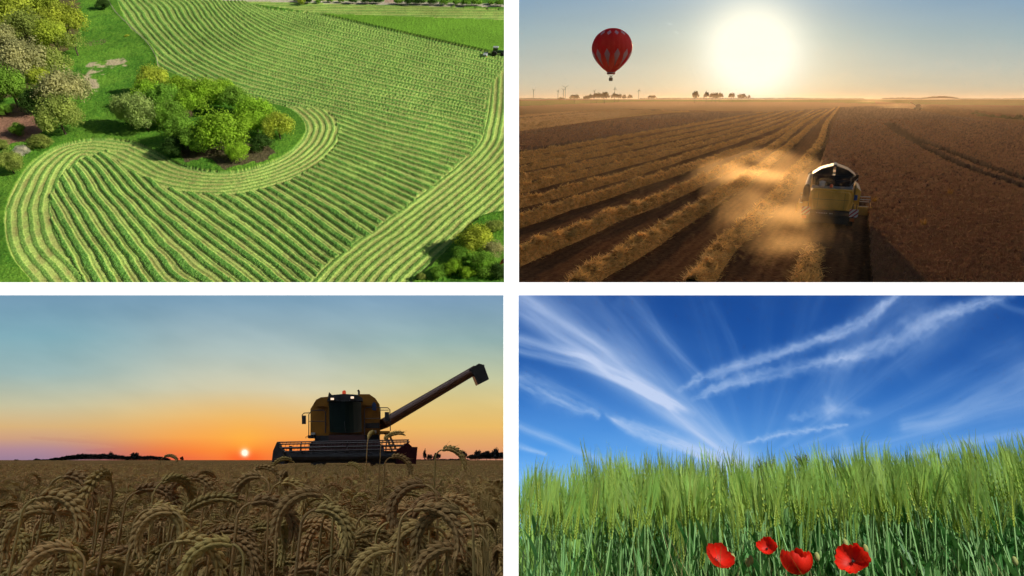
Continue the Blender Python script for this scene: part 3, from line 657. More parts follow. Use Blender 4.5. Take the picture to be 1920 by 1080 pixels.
        A, Bc = np.meshgrid(cols, u); CX = cx[:, None]+ty[:, None]*A*wd; CY = cy[:, None]-tx[:, None]*A*wd
        lump = fbm(Bc*.9, A*1.5+i*9, 90+i, 4); fine = vnoise(CX*5, CY*5, 91)
        wdm = (.75+.5*fbm(u*.35, u*0+3, 92+i, 3))[:, None]
        H = np.clip(1-np.abs(A/wdm)**2.2, 0, 1)*ht*(.25+1.5*lump)+(fine-.5)*.3*(np.abs(A) < .9); H = np.where(np.abs(A) > .99, -.05, H)
        V = np.stack([CX, CY, H], -1).reshape(-1, 3)
        o = put('straw_windrow', np_mesh('straw_windrow', V, trim_rows(W, V, grid_faces(len(u), 13), 549), mat('straw_heap', lin((196, 146, 84)), rough=1, spec=.05, noise=[(3, (.45, .42, .38), (1.25, 1.2, 1.1), 5)]), False), W); tag(o, label, 'windrow', 'straw windrows left behind by the combine')
        n = blades; 
        if n:
            w_ = np.clip(1-u/np.max(u), 0, 1)**1.5+.05; k = rng.choice(len(u), n, p=w_/w_.sum()); a = rng.uniform(-.95, .95, n)
            col = np.clip(((a+1)/2*12).round().astype(int), 0, 12); b = V[k*13+col]; x, y, z = (b+rng.normal(0, .06, b.shape)).T
            L_ = rng.uniform(.2, .6, n); an = rng.uniform(0, 6.28, n); up = rng.uniform(-.15, .45, n); wd_ = .026*(1+y/80)
            dx, dy = np.cos(an)*L_, np.sin(an)*L_; ox, oy = -np.sin(an)*wd_, np.cos(an)*wd_
            T = np.stack([np.stack([x-ox, y-oy, z], -1), np.stack([x+ox, y+oy, z+.01], -1), np.stack([x+dx, y+dy, z+up*L_+.04], -1)], 1).reshape(-1, 3)
            T[:, 0] = np.maximum(T[:, 0], -.3)
            part('loose_straw', np_mesh('loose_straw', T, trim_rows(W, T, np.arange(3*n).reshape(n, 3), 549), sm), None, o, W, kind='stuff')
    LB = ['straw windrow nearest the combine, half in golden dust', 'thick straw windrow second left of the combine, reaching the bottom edge', 'third straw windrow from the combine running off the left edge', 'fourth straw windrow left of the combine', 'fifth straw windrow left of the combine',
          'sixth straw windrow left of the combine', 'seventh straw windrow left of the combine', 'thin straw windrow third from the dark crop edge', 'thin straw windrow second from the dark crop edge', 'thin straw windrow right beside the dark standing crop edge']
    for i, p in enumerate(STRAW): windrow(p, .66 if i < 3 else .52, .62, LB[i], [22000, 30000, 24000, 17000, 12000, 9000, 7000, 6000, 5000, 4000][i], i)
    for i, p in enumerate(STRAW2): windrow(p, 1.6, .9, ['farthest thin windrow in the patch at the far left', 'second farthest windrow in the patch at the far left', 'middle windrow of the patch at the far left', 'second nearest windrow of the patch at the far left', 'nearest windrow of the patch at the far left, along the dark crop'][i], 600, 20+i)
    # scattered low straw of the newest pass, right behind the machine
    windrow([(1488, 560), (1500, 529), (1512, 495), (1528, 462)], .6, .2, 'fresh ragged straw just dropped behind the combine in its shadow', 1500, 31)
    # weeds in the crop
    wd = mat('yellow_weed', lin((150, 112, 48)), rough=.8, trans=.4)
    for x, y, lb in ((1638, 383, 'yellow weed tuft in the crop right beside the header'), (1780, 368, 'yellow weed tuft in the brown crop below the tramlines'), (1732, 428, 'yellow weed tuft in the middle of the brown crop')):
        p = W.at(x, y, .5); q = random.Random(x); mb = MB()
        for k in range(34):
            a = q.uniform(0, 6.28); l = q.uniform(.15, .45); h = q.uniform(.3, .8); mb.add([(math.cos(a+1)*.03, math.sin(a+1)*.03, 0), (-math.cos(a+1)*.03, -math.sin(a+1)*.03, 0), (math.cos(a)*l, math.sin(a)*l, h)], [(0, 1, 2)])
        tag(put('weed_tuft', mb.mesh('weed_tuft', wd), W, p), lb, 'weed')
    far_things(W); balloon(W); combine_rear(W); far_combine(W)

def far_things(W):
    fm = mat('far_foliage', lin((96, 92, 62)), rough=.95, trans=.1); fg = {}
    for i in range(3):
        V, Fc = leaf_cloud(200+i, n=1100, leaf=.09, blobs=24, hollow=.3); fg[i] = np_mesh('crown', V, Fc, fm)
    tm = MB().tube([(0, 0, -1), (0, 0, 1)], [.09, .05], 6).mesh('trunk', BARK)
    def tr(px, base, wpx, top, i, lb, D=900, grp=None, nm='far_tree'):
        p = W.at_y(px, base, D); p.z = 0; 
        p0 = W.at_y(px, base, D); hz = (base-top)*D/F*1.02; r = wpx/2*D/F; z0 = p0.z
        t = thing(nm, lb, 'tree', W, (p.x, D, z0), 0, grp)
        part('crown', fg[i % 3], None, t, W, M=Matrix.Translation((0, 0, hz*.56)) @ Matrix.Diagonal((r*1.12, r, hz*.72, 1)))
        part('trunk', tm, None, t, W, M=Matrix.Diagonal((hz*.4, hz*.4, hz*.4, 1)))
    G = 'dark round trees along the far horizon'
    for k, a in enumerate([(1052, 188, 12, 183, 'small tree left of the first round tree'), (1077, 188, 19, 178, 'wide round tree right of the two wind turbines'), (1099, 188, 14, 180, 'leftmost low tree of the long tree row'), (1108, 188, 13, 178, 'second tree of the long tree row'),
        (1119, 188, 16, 175, 'third taller tree of the long tree row'), (1133, 188, 20, 174, 'tallest right tree of the long tree row'), (1152, 187, 13, 176, 'left tree of the pair below the balloon'), (1160, 187, 12, 177, 'right tree of the pair below the balloon'),
        (1170, 187, 9, 178.5, 'small round tree right of the pair'), (1181, 187, 9, 178.5, 'second small round tree right of the pair'), (1222, 186, 16, 179, 'low round tree right of the last turbine'),
        (1303, 187, 14, 172.5, 'tall oval tree first of the right group'), (1324, 187, 10, 173.5, 'narrow oval tree second of the right group'), (1335, 187, 11, 175, 'left tree of the joined three'), (1342, 187, 11, 175, 'middle tree of the joined three'), (1350, 187, 11, 175.5, 'right tree of the joined three'),
        (1371, 187, 12, 175, 'round tree left of the low dome-shaped tree'), (1390, 187, 20, 177, 'low dome-shaped tree below the sun glow'), (1404, 187, 5, 179, 'tiny pointed tree below the sun')]):
        tr(a[0], a[1], a[2], a[3], k, 'dark '+a[4], D=880, grp=G)
    # far woods as masses
    def mass(xs, lb, D=1500, nm='far_wood'):
        P = []; q = random.Random(int(xs[0][0]))
        for (x0, t0), (x1, t1) in zip(xs[:-1], xs[1:]):
            n = int(abs(x1-x0)/1.6)+1
            for k in range(n):
                u = k/n; x = x0+(x1-x0)*u; top = t0+(t1-t0)*u+q.uniform(-.6, .6); p = W.at_y(x, 186.2, D+q.uniform(-60, 60)); P.append((p, (186.4-top)*D/F, 3.0*D/F))
        Vs, Fs = [], []
        Va, Fa = leaf_cloud(260, n=260, leaf=.16, blobs=10, hollow=.3)
        for j, (p, h, r) in enumerate(P):
            Vs.append(Va*np.array([r, r, h*.55])+np.array([p.x, p.y, p.z+h*.45])); Fs.append(Fa+j*len(Va))
        tag(put(nm, np_mesh(nm, np.vstack(Vs), np.vstack(Fs), fm), W), lb, kind='stuff')
    mass([(960, 184.5), (1000, 184), (1040, 185), (1100, 184.5)], 'low woods on the left horizon'); mass([(1200, 184.5), (1290, 183.5), (1420, 184), (1480, 183.5), (1560, 184.5), (1620, 184.6)], 'low woods along the middle horizon')
    mass([(1655, 184), (1690, 183), (1725, 184), (1745, 181), (1765, 180), (1785, 181.2), (1798, 184)], 'wooded hump on the right horizon', 1300); mass([(1800, 185), (1920, 184.5), (2100, 184)], 'thin woods on the far right horizon')
    # hedge bank on the right
    hm = mat('hedge_green', lin((82, 86, 36)), rough=.9, trans=.2, noise=[(1, (.6,)*3, (1.2,)*3, 3)])
    hc = np_mesh('foliage', *leaf_cloud(270, n=900, leaf=.09, blobs=20, hollow=.3), hm)
    for x, y, r, lb in ((1830, 212, 9, 'leftmost low hedge bush on the bank'), (1845, 216, 10, 'second low hedge bush on the bank'), (1862, 218, 9, 'third low hedge bush on the bank'), (1878, 219, 10, 'fourth hedge bush on the bank'), (1893, 221, 9, 'hedge bush next to the big dark one'), (1912, 222, 15, 'large dark hedge bush at the right edge')):
        p = W.at(x, y+2); rm = r/W.ppm(p)*1.2; t = tag(put('hedge_bush', hc, W, p, x, M=Matrix.Diagonal((rm, rm, rm*.75, 1))), lb, 'bush', 'hedge bushes on the bank at the right')
    p = W.at(1940, 226); tag(put('hedge_bush', hc, W, p, 1, M=Matrix.Diagonal((5, 5, 4, 1))), 'hedge bush beyond the right edge', 'bush')
    # far dark hedgerow line
    # wind turbines
    tmat = mat('turbine_grey', lin((150, 145, 135)), rough=.6)
    for k, (px, top, hub, base, L, ph, lb) in enumerate([(1000, 0, 170.5, 187, 4.5, .2, 'pale wind turbine farthest left'), (1046, 0, 172, 187, 4, 1.0, 'small wind turbine left of the large pair'), (1056, 0, 170, 187, 6, .5, 'wind turbine just left of the largest one'),
        (1059.5, 0, 166, 188, 9, 1.9, 'largest wind turbine with blades in a wide V'), (1114, 0, 172, 187, 5, .9, 'wind turbine behind the long tree row'), (1152, 0, 168, 186, 5, 1.57, 'wind turbine directly below the balloon'), (1197, 0, 171, 187, 5, 1.6, 'wind turbine standing alone right of the balloon')]):
        D = 1250; p = W.at_y(px, base, D); s = D/F; h = (base-hub)*s; t = thing('wind_turbine', lb, 'wind turbine', W, p, 0, 'wind turbines on the left horizon')
        part('tower', MB().tube([(0, 0, 0), (0, 0, h)], [.62*s, .32*s], 8), tmat, t, W); part('nacelle', MB().box(-.5*s, .5*s, -1.2*s, 1.2*s, h-.4*s, h+.5*s), tmat, t, W)
        a0 = {3: math.pi/2+math.pi}.get(k, ph)
        for b in range(3):
            a = a0+b*2*math.pi/3; c, n = math.cos(a), math.sin(a)
            part('blade', MB().add([(0, -1.3*s, h), (-n*.5*s+c*L*s*.25, -1.35*s, h+c*.5*s+n*L*s*.25), (c*L*s, -1.3*s, h+n*L*s), (n*.3*s+c*L*s*.3, -1.2*s, h-c*.3*s+n*L*s*.3), (0, -1.0*s, h)], [(0, 1, 2, 3), (4, 3, 2, 1)]), tmat, t, W)

def balloon(W):
    D = 235.; s = D/F; c = W.at_y(1147.5, 93, D)
    red = mat('red_nylon', (.72, .008, .02), rough=.6, trans=.45, noise=[(.12, (.9,)*3, (1.05,)*3, 2)]); pk = mat('pale_nylon', (.8, .5, .6), rough=.6, trans=.12)
    H = [(0, 35.2), (5, 35), (12, 33.5), (19, 30), (26, 25), (31, 18.5), (34.6, 10), (35.6, 2), (34.6, -5), (31.5, -12.5), (26.5, -20), (20, -27), (14, -32.5), (9, -36), (7.2, -37.5)]
    H = smooth_line(H, 3); n = 24; sub = 4
    t = thing('hot_air_balloon', 'red hot air balloon with pale diamond panels floating above the fields', 'balloon', W, c)
    def pt(i, a, out=0.0):
        r, z = H[i]; g = abs(math.sin(a*n/2)); r = (r*(1-.018*(1-g**.6)*1.0)+out)*s; return Vector((r*math.cos(a), r*math.sin(a), z*s))
    # each gore is a panel of its own
    m = len(H)
    for k in range(n):
        vs = [pt(i, 2*math.pi*(k+j/sub)/n) for i in range(m) for j in range(sub+1)]
        fs = [(i*(sub+1)+j, i*(sub+1)+j+1, (i+1)*(sub+1)+j+1, (i+1)*(sub+1)+j) for i in range(m-1) for j in range(sub)]
        part('gore', MB().add(vs, fs).mesh('gore', red, True), None, t, W)
    def diamond(k, z1, zw, z0, wd):
        rows = 11; vs = []; fs = []
        zs = np.linspace(z1, z0, rows); zz = np.array([h[1] for h in H])[::-1]; rr = np.array([h[0] for h in H])[::-1]; ac = 2*math.pi*(k+.5)/n*1.0
        for z in zs:
            f = (z1-z)/(z1-zw) if z > zw else (z-z0)/(zw-z0); half = wd*max(f, 0)*math.pi*2/n
            for j in (-1, -.5, 0, .5, 1):
                a = ac+j*half; g = abs(math.sin(a*n/2)); r = (np.interp(z, zz, rr)*(1-.018*(1-g**.6))+.28)*s; vs.append((r*math.cos(a), r*math.sin(a), z*s))
        for i in range(rows-1):
            for j in range(4): fs.append((i*5+j, i*5+j+1, (i+1)*5+j+1, (i+1)*5+j))
        part('diamond_panel', MB().add(vs, fs).mesh('diamond_panel', pk, True), None, t, W)
    for k in range(0, n, 2):
        diamond(k, 30.5, 26.5, 22, .62); diamond(k, 0, -9, -29, .58)
    part('skirt', MB().lathe([(7.0*s, -37.3*s), (7.4*s, -38.4*s), (7.4*s, -41*s), (7.0*s, -41.2*s), (6.8*s, -38.4*s)], 16), mat('skirt_red', (.55, .02, .01), rough=.7, trans=.3), t, W)
    part('skirt_band', MB().lathe([(7.5*s, -38.0*s), (7.6*s, -38.2*s), (7.6*s, -38.8*s), (7.5*s, -39*s)], 16), pk, t, W)
    bk = mat('wicker', (.06, .035, .02), rough=.9, noise=[(4, (.5,)*3, (1.3,)*3, 3)])
    part('basket', MB().box(-2.9*s, 2.9*s, -2.6*s, 2.6*s, -52.5*s, -47.5*s, tx=-.08, ty=-.08), bk, t, W)
    part('burner', MB().box(-1.2*s, 1.2*s, -1*s, 1*s, -45.2*s, -44*s).tube([(0, 0, -45*s), (0, 0, -42.6*s)], .5*s, 6), mat('steel_dark', (.08,)*3, metal=.6, rough=.4), t, W)
    for x, y in ((-2.6, -2.3), (2.6, -2.3), (2.6, 2.3), (-2.6, 2.3)):
        part('cable', MB().tube([(x*s, y*s, -47.5*s), (x*.5*s, y*.5*s, -44.6*s), (x*2.4*s, y*2.4*s, -41*s)], .16*s, 4), BLK(), t, W)
    # two people in the basket
    pm = mat('dark_clothes', (.02, .02, .025), rough=.9)
    for x, lb in ((-1.2, 'person in dark clothes standing at the left of the balloon basket'), (1.1, 'person in dark clothes standing at the right of the balloon basket')):
        mb = MB(); mb.lathe([(.2, 0), (.24, .5), (.26, .95), (.3, 1.25), (.12, 1.48), (.08, 1.52), (.13, 1.62), (.13, 1.76), (.05, 1.85)], 8, sx=1, sy=.6)
        tag(put('person', mb.mesh('person', pm, True), W, c+Vector((x*s, 0, -52*s)), scale=.75), lb, 'person')

YEL = lambda: mat('combine_yellow', lin((226, 176, 72)), rough=.45, spec=.4, noise=[(1.5, (.8,)*3, (1.05,)*3, 5)])
DARK = lambda: mat('dark_machinery', (.018, .017, .018), rough=.6, noise=[(4, (.5,)*3, (1.4,)*3, 4)])
STEEL = lambda: mat('steel_dark', (.08,)*3, metal=.6, rough=.4)
def stripes_board(parent, W, x, z, y, w_=.62, h_=.62):
    bd = part('warning_board', MB().box(x-w_/2, x+w_/2, y-.03, y, z, z+h_), mat('board_white', (.62, .6, .6), rough=.5), parent, W)
    rm = mat('board_red', (.35, .02, .06), rough=.5)
    for k in range(-3, 4, 2):      # diagonal stripes clipped to the board
        a0 = k*w_/3.5; poly = []
        for q in ((a0, 0), (a0+w_*.24, 0), (a0+w_*.24+h_, h_), (a0+h_, h_)): poly.append(q)
        poly = clip_rect(poly, 0, w_, 0, h_)
        if len(poly) > 2:
            part('stripe', MB().add([(x-w_/2+u, y-.034, z+v) for u, v in poly]+[(x-w_/2+u, y-.03, z+v) for u, v in poly], [tuple(range(len(poly)))]+[(i, (i+1) % len(poly), len(poly)+(i+1) % len(poly), len(poly)+i) for i in range(len(poly))]), rm, bd, W)
def clip_rect(poly, x0, x1, y0, y1):
    def cl(p, f, inter):
        o = []
        for i in range(len(p)):
            a, b = p[i-1], p[i]
            if f(b):
                if not f(a): o.append(inter(a, b))
                o.append(b)
            elif f(a): o.append(inter(a, b))
        return o
    ix = lambda X: (lambda a, b: (X, a[1]+(b[1]-a[1])*(X-a[0])/(b[0]-a[0]+1e-12))); iy = lambda Y: (lambda a, b: (a[0]+(b[0]-a[0])*(Y-a[1])/(b[1]-a[1]+1e-12), Y))
    poly = cl(poly, lambda p: p[0] >= x0, ix(x0)); poly = cl(poly, lambda p: p[0] <= x1, ix(x1)) if poly else poly
    poly = cl(poly, lambda p: p[1] >= y0, iy(y0)) if poly else poly; poly = cl(poly, lambda p: p[1] <= y1, iy(y1)) if poly else poly
    return poly
def combine_rear(W):
    """combine seen from behind; local +Y is its driving direction"""
    base = W.at(1551, 424); Y_, D_, S_, G_ = YEL(), DARK(), STEEL(), glass_mat(); az = math.atan2(base.x, base.y)
    t = thing('combine_harvester', 'yellow combine harvester seen from behind throwing golden dust', 'combine', W, base, -R(25.5), scale=.86)
    # rear hood: rounded engine cover above the straw outlet
    prof = [(-1.5, 1.35), (-1.62, 2.0), (-1.55, 2.75), (-1.35, 3.0), (1.35, 3.0), (1.55, 2.75), (1.62, 2.0), (1.5, 1.35)]
    hd = part('rear_hood', MB().prism(prof, -.3, 1.9, 'y', 1.0), Y_, t, W)
    hd2 = part('rear_cover', MB().prism([(-1.28, 1.4), (-1.42, 2.0), (-1.36, 2.72), (-1.22, 2.86), (1.22, 2.86), (1.36, 2.72), (1.42, 2.0), (1.28, 1.4)], -.3, -.5, 'y', .93), Y_, t, W)
    part('seam', MB().box(-1.3, 1.3, -.506, -.49, 2.2, 2.22).box(-.95, -.935, -.506, -.49, 1.5, 2.75).box(.95, .965, -.506, -.49, 1.5, 2.75), D_, hd2, W)
    part('side_fairing', MB().prism([(-2.0, 1.2), (-2.05, 2.1), (-1.75, 2.5), (-1.66, 2.2), (-1.66, 1.2)], .2, 5.0, 'y'), Y_, t, W); part('side_fairing', MB().prism([(2.0, 1.2), (2.05, 2.9), (1.72, 3.2), (1.66, 2.9), (1.66, 1.2)], .2, 5.0, 'y'), Y_, t, W)
    part('chassis', MB().box(-1.55, 1.55, -.1, 5.2, .8, 1.35), D_, t, W)
    part('chopper', MB().prism([(-.35, .55), (-.55, 1.0), (-.5, 1.35), (.4, 1.35), (.4, .6)], -1.45, 1.45, 'x'), D_, t, W)
    part('deflector', MB().box(-1.4, 1.4, -.75, -.45, .35, .95), D_, t, W)
    # machine name strip: pale illegible lettering
    pl = part('name_plate', MB().box(-1.0, .4, -.585, -.56, 1.05, 1.2), D_, t, W)
    lt = mat('letter_white', (.5, .5, .5), rough=.6); mb = MB(); x = -.95
    for k, w_ in enumerate([.09, .06, .1, .08, .07, .1, .09, 0, .12, .08]):
        if w_: mb.box(x, x+w_, -.59, -.585, 1.08, 1.17)
        x += w_+.035 if w_ else .12
    part('lettering', mb, lt, pl, W)
    # engine bay, grain tank with opened folding covers
    part('engine_deck', MB().box(-1.5, 1.5, .1, 1.9, 3.0, 3.08), mat('deck_grey', lin((120, 118, 116)), rough=.6), t, W)
    eb = part('engine_bay', MB().box(-1.45, 1.45, 1.9, 2.1, 2.9, 3.7).box(-.9, -.1, 1.2, 1.9, 3.08, 3.4).box(.1, 1.2, 1.35, 1.9, 3.08, 3.5).tube([(.2, 1.3, 3.3), (1.2, 1.3, 3.5)], .1, 8).tube([(-1.2, 1.5, 3.1), (-1.2, 1.5, 3.7)], .12, 8), D_, t, W)
    part('air_filter', MB().lathe([(.1, 0), (.2, .02), (.22, .3), (.24, .34), (.22, .4), (.05, .46)], 14, (-.78, .75, 3.08)), mat('filter_white', (.55, .52, .48), rough=.6), t, W)
    part('beacon', MB().lathe([(.11, 0), (.12, .1), (.1, .22), (.03, .27)], 10, (-.1, .25, 3.08)), mat('beacon_orange', (.7, .12, .04), rough=.4), t, W)
    part('exhaust_pipe', MB().tube([(1.25, 1.4, 3.1), (1.25, 1.4, 3.8), (1.45, 1.3, 3.95)], .07, 8), S_, t, W)
    part('grain_tank', MB().box(-1.55, 1.55, 2.1, 4.4, 1.35, 3.85), D_, t, W)
    for sgn in (-1, 1):   # covers leaning up to a ridge
        a = Vector((sgn*1.6, 2.1, 3.85)); b = Vector((sgn*1.0, 2.1, 4.3)); c = Vector((sgn*.1, 2.1, 4.62))
        for u, v in ((a, b), (b, c)):
            mb = MB(); d = Vector((0, 2.3, 0)); up = Vector((0, 0, .05)); mb.add([u, v, v+d, u+d, u+up, v+up, v+d+up, u+d+up], [(0, 1, 2, 3), (4, 5, 6, 7), (0, 1, 5, 4), (1, 2, 6, 5), (2, 3, 7, 6), (3, 0, 4, 7)])
            part('tank_cover', mb, mat('cover_tan', lin((214, 186, 140)), rough=.6), t, W)
        part('cover_wall', MB().prism([(a.x, 3.85), (b.x, 4.3), (c.x, 4.6), (c.x, 3.85)], 2.2, 2.26, 'y'), D_, t, W)
    part('cover_hinge', MB().box(-.12, .12, 2.1, 4.3, 4.55, 4.72), S_, t, W)
    au = part('unloading_auger', MB().tube([(-1.75, 4.6, 3.5), (-1.85, .7, 3.0)], [.2, .2], 12), mat('auger_tan', lin((206, 190, 150)), rough=.5), t, W)
    part('spout', MB().tube([(-1.85, .72, 3.02), (-1.85, .35, 2.85), (-1.86, .2, 2.3), (-1.86, .2, 1.9)], [.22, .26, .27, .25], 12), BLK(), au, W)
    part('cab', MB().box(-.95, .95, 4.45, 6.0, 2.0, 3.75, tx=.06), G_, t, W); part('cab_roof', MB().box(-1.05, 1.05, 4.4, 6.2, 3.75, 3.92, tx=.1), Y_, t, W)
    for sgn in (-1, 1):
        part('mirror_arm', MB().tube([(sgn*1.0, 5.8, 3.7), (sgn*1.85, 5.9, 3.75), (sgn*1.85, 5.9, 3.55)], .03, 5), S_, t, W); part('mirror', MB().box(sgn*1.85-.14, sgn*1.85+.14, 5.85, 5.92, 3.05, 3.6), D_, t, W)
        for c, r, w_, lg in (((sgn*1.55, .9, .6), .6, .45, 16), ((sgn*1.7, 4.4, .92), .92, .7, 20)):
            a, b = MB(), MB(); wheel(a, b, c, r, w_, lugs=lg); q = part('wheel', b, mat('rim_red', (.3, .03, .02), rough=.5), t, W); part('tyre', a, BLK(), q, W)
        stripes_board(t, W, sgn*1.72, .95, -.6); part('tail_light', MB().box(sgn*1.72-.22, sgn*1.72+.1, -.66, -.56, .62, .86), mat('lamp_orange', (.5, .12, .03), rough=.3), t, W)
        part('board_arm', MB().box(min(sgn*1.3, sgn*1.6), max(sgn*1.3, sgn*1.6), -.55, -.45, 1.1, 1.2), S_, t, W)
    part('handrail', MB().tube([(-1.9, .3, 2.5), (-1.95, .3, 1.2)], .02, 4).tube([(1.3, 1.3, 3.1), (1.75, 1.5, 3.75)], .025, 4), mat('rail_grey', (.35,)*3, rough=.4), t, W)
    part('blue_canister', MB().box(1.62, 1.84, .05, .3, 2.2, 2.6), mat('canister_blue', (.02, .08, .35), rough=.4), t, W)
    part('ladder', MB().tube([(1.9, .2, .7), (1.9, .2, 1.9)], .03, 4).tube([(1.65, .2, .7), (1.65, .2, 1.9)], .03, 4).box(1.65, 1.9, .18, .22, .9, .94).box(1.65, 1.9, .18, .22, 1.3, 1.34), S_, t, W)
    # header
    h = thing('combine_header', 'yellow cutting header with reel carried in front of the rear-view combine', 'header', W, base+Matrix.Rotation(-R(25.5), 3, 'Z') @ Vector((.35, 5.9, .0)), -R(25.5), scale=.74)
    part('trough', MB().prism([(-.6, .1), (-.5, .9), (-.35, .95), (-.3, .3), (.9, .05), (.9, 0)], -3.4, 3.4, 'x'), Y_, h, W)
    part('cross_auger', MB().tube([(-3.3, .1, .5), (3.3, .1, .5)], .3, 12), S_, h, W)
    for sgn in (-1, 1): part('divider', MB().prism([(-.7, .05), (-.6, 1.0), (.5, .8), (1.9, .1)], sgn*3.4, sgn*3.52, 'x'), Y_, h, W)
    for k in range(5):
        a = k*2*math.pi/5; part('reel_bat', MB().box(-3.3, 3.3, .9+math.cos(a)*.6-.03, .9+math.cos(a)*.6+.03, 1.2+math.sin(a)*.6-.04, 1.2+math.sin(a)*.6+.04), mat('rail_grey', (.35,)*3, rough=.4), h, W)
    for x in (-3.3, -1.1, 1.1, 3.3):
        mb = MB()
        for k in range(5):
            a = k*2*math.pi/5; mb.tube([(x, .9, 1.2), (x, .9+math.cos(a)*.6, 1.2+math.sin(a)*.6)], .025, 4)
        part('reel_spider', mb, S_, h, W)
    for sgn in (-1, 1): part('reel_arm', MB().tube([(sgn*3.35, -.5, .9), (sgn*3.35, .9, 1.2)], .05, 5), Y_, h, W)
def far_combine(W):
    p = W.at(1720, 206); Y_ = mat('far_paint', (.25, .22, .16), rough=.6); k = 1.15
    t = thing('distant_combine', 'tiny pale combine working far off on the right trailing dust', 'combine', W, p, -R(30), scale=k)
    part('body', MB().prism([(-1.4, 1.0), (-1.5, 3.2), (-.8, 3.9), (.8, 3.9), (1.5, 3.2), (1.4, 1.0)], -2.5, 2.5, 'y'), Y_, t, W); part('cab', MB().box(-.9, .9, 2.5, 4, 1.8, 3.6), glass_mat(), t, W)
    part('header', MB().box(-3, 3, 4.4, 5.6, .2, 1.3), Y_, t, W); part('auger', MB().tube([(-1.4, 1, 3), (-5, 0, 5.2)], .25, 6), Y_, t, W)
    for s in (-1, 1):
        a, b = MB(), MB(); wheel(a, b, (s*1.5, 2, .9), .9, .6, 12); q = part('wheel', b, STEEL(), t, W); part('tyre', a, BLK(), q, W)
def vol_mat(name, col, dens, aniso, nscale=None, lo=.45, hi=.75, fall=None, stretch=(1, 1, 1)):
    m = bpy.data.materials.new(name); m.use_nodes = True; t = m.node_tree; t.nodes.clear(); N, Lk = t.nodes, t.links
    o = N.new('ShaderNodeOutputMaterial'); v = N.new('ShaderNodeVolumePrincipled'); v.inputs['Color'].default_value = (*col, 1); v.inputs['Anisotropy'].default_value = aniso; v.inputs['Density'].default_value = dens
    if nscale:
        tc = N.new('ShaderNodeTexCoord'); no = N.new('ShaderNodeTexNoise'); no.inputs['Scale'].default_value = nscale; no.inputs['Detail'].default_value = 5
        Lk.new(tc.outputs['Object'], no.inputs['Vector']); mr = N.new('ShaderNodeMapRange'); mr.inputs[1].default_value = lo; mr.inputs[2].default_value = hi
        Lk.new(no.outputs['Fac'], mr.inputs[0])
        # soften towards the edge of the puff (generated coordinates of the box)
        vs = N.new('ShaderNodeVectorMath'); vs.operation = 'SUBTRACT'; vs.inputs[1].default_value = (.5, .5, .35); Lk.new(tc.outputs['Generated'], vs.inputs[0])
        le = N.new('ShaderNodeVectorMath'); le.operation = 'LENGTH'; Lk.new(vs.outputs[0], le.inputs[0])
        m2 = N.new('ShaderNodeMapRange'); m2.inputs[1].default_value = .5; m2.inputs[2].default_value = .12; m2.inputs[3].default_value = 0; m2.inputs[4].default_value = 1; Lk.new(le.outputs['Value'], m2.inputs[0])
        mu = N.new('ShaderNodeMath'); mu.operation = 'MULTIPLY'; Lk.new(mr.outputs[0], mu.inputs[0]); Lk.new(m2.outputs[0], mu.inputs[1])
        m3 = N.new('ShaderNodeMath'); m3.operation = 'MULTIPLY'; m3.inputs[1].default_value = dens; Lk.new(mu.outputs[0], m3.inputs[0]); Lk.new(m3.outputs[0], v.inputs['Density'])
    Lk.new(v.outputs[0], o.inputs['Volume'])
    return m
def harvest_air():
    W = HARVEST
    # hazy air over the far fields
    mb = MB()
    mb.add([(x, y, z) for z in (-1.5, 11.5) for x, y in ((.2, 17), (60, 17), (1100, 1000), (.5, 1000))], [(3, 2, 1, 0), (4, 5, 6, 7), (0, 1, 5, 4), (1, 2, 6, 5), (2, 3, 7, 6), (3, 0, 4, 7)])
    tag(put('haze', mb.mesh('haze', vol_mat('haze_air', (1, .80, .58), .00018, .55)), W), 'golden dusty air over the fields', kind='stuff')
    dm = vol_mat('dust', (1, .74, .40), .045, .65, 1.7, .40, .68)
    for k, (x, y, dx, dy, dz, s) in enumerate([(1468, 430, 5.5, 11, 3.2, 1), (1485, 480, 3.4, 7, 2.4, .8), (1420, 345, 8, 16, 3, .6)]):
        p = W.at(x, y); bx = MB().ball((0, 0, 0), 1, 16, 8)
        o = put('dust_cloud', bx.mesh('dust_cloud', dm), W, (p.x, p.y, dz*.55), -R(24), M=Matrix.Diagonal((dx, dy, dz, 1)))
        tag(o, 'golden dust blowing left of the combine', kind='stuff')
    d2 = vol_mat('dust_far', (1, .85, .6), .012, .6, 2.0, .35, .65)
    for x, y, dx, dz in ((1690, 204, 26, 5), (1640, 192, 60, 10)):
        p = W.at(x, y); tag(put('dust_cloud', MB().ball((0, 0, 0), 1, 16, 8).mesh('dust_cloud', d2), W, (p.x, p.y, dz*.5), 0, M=Matrix.Diagonal((dx, 14, dz, 1))), 'pale dust trailing from the distant machines', kind='stuff')
harvest_sky(); build_harvest(); harvest_air()
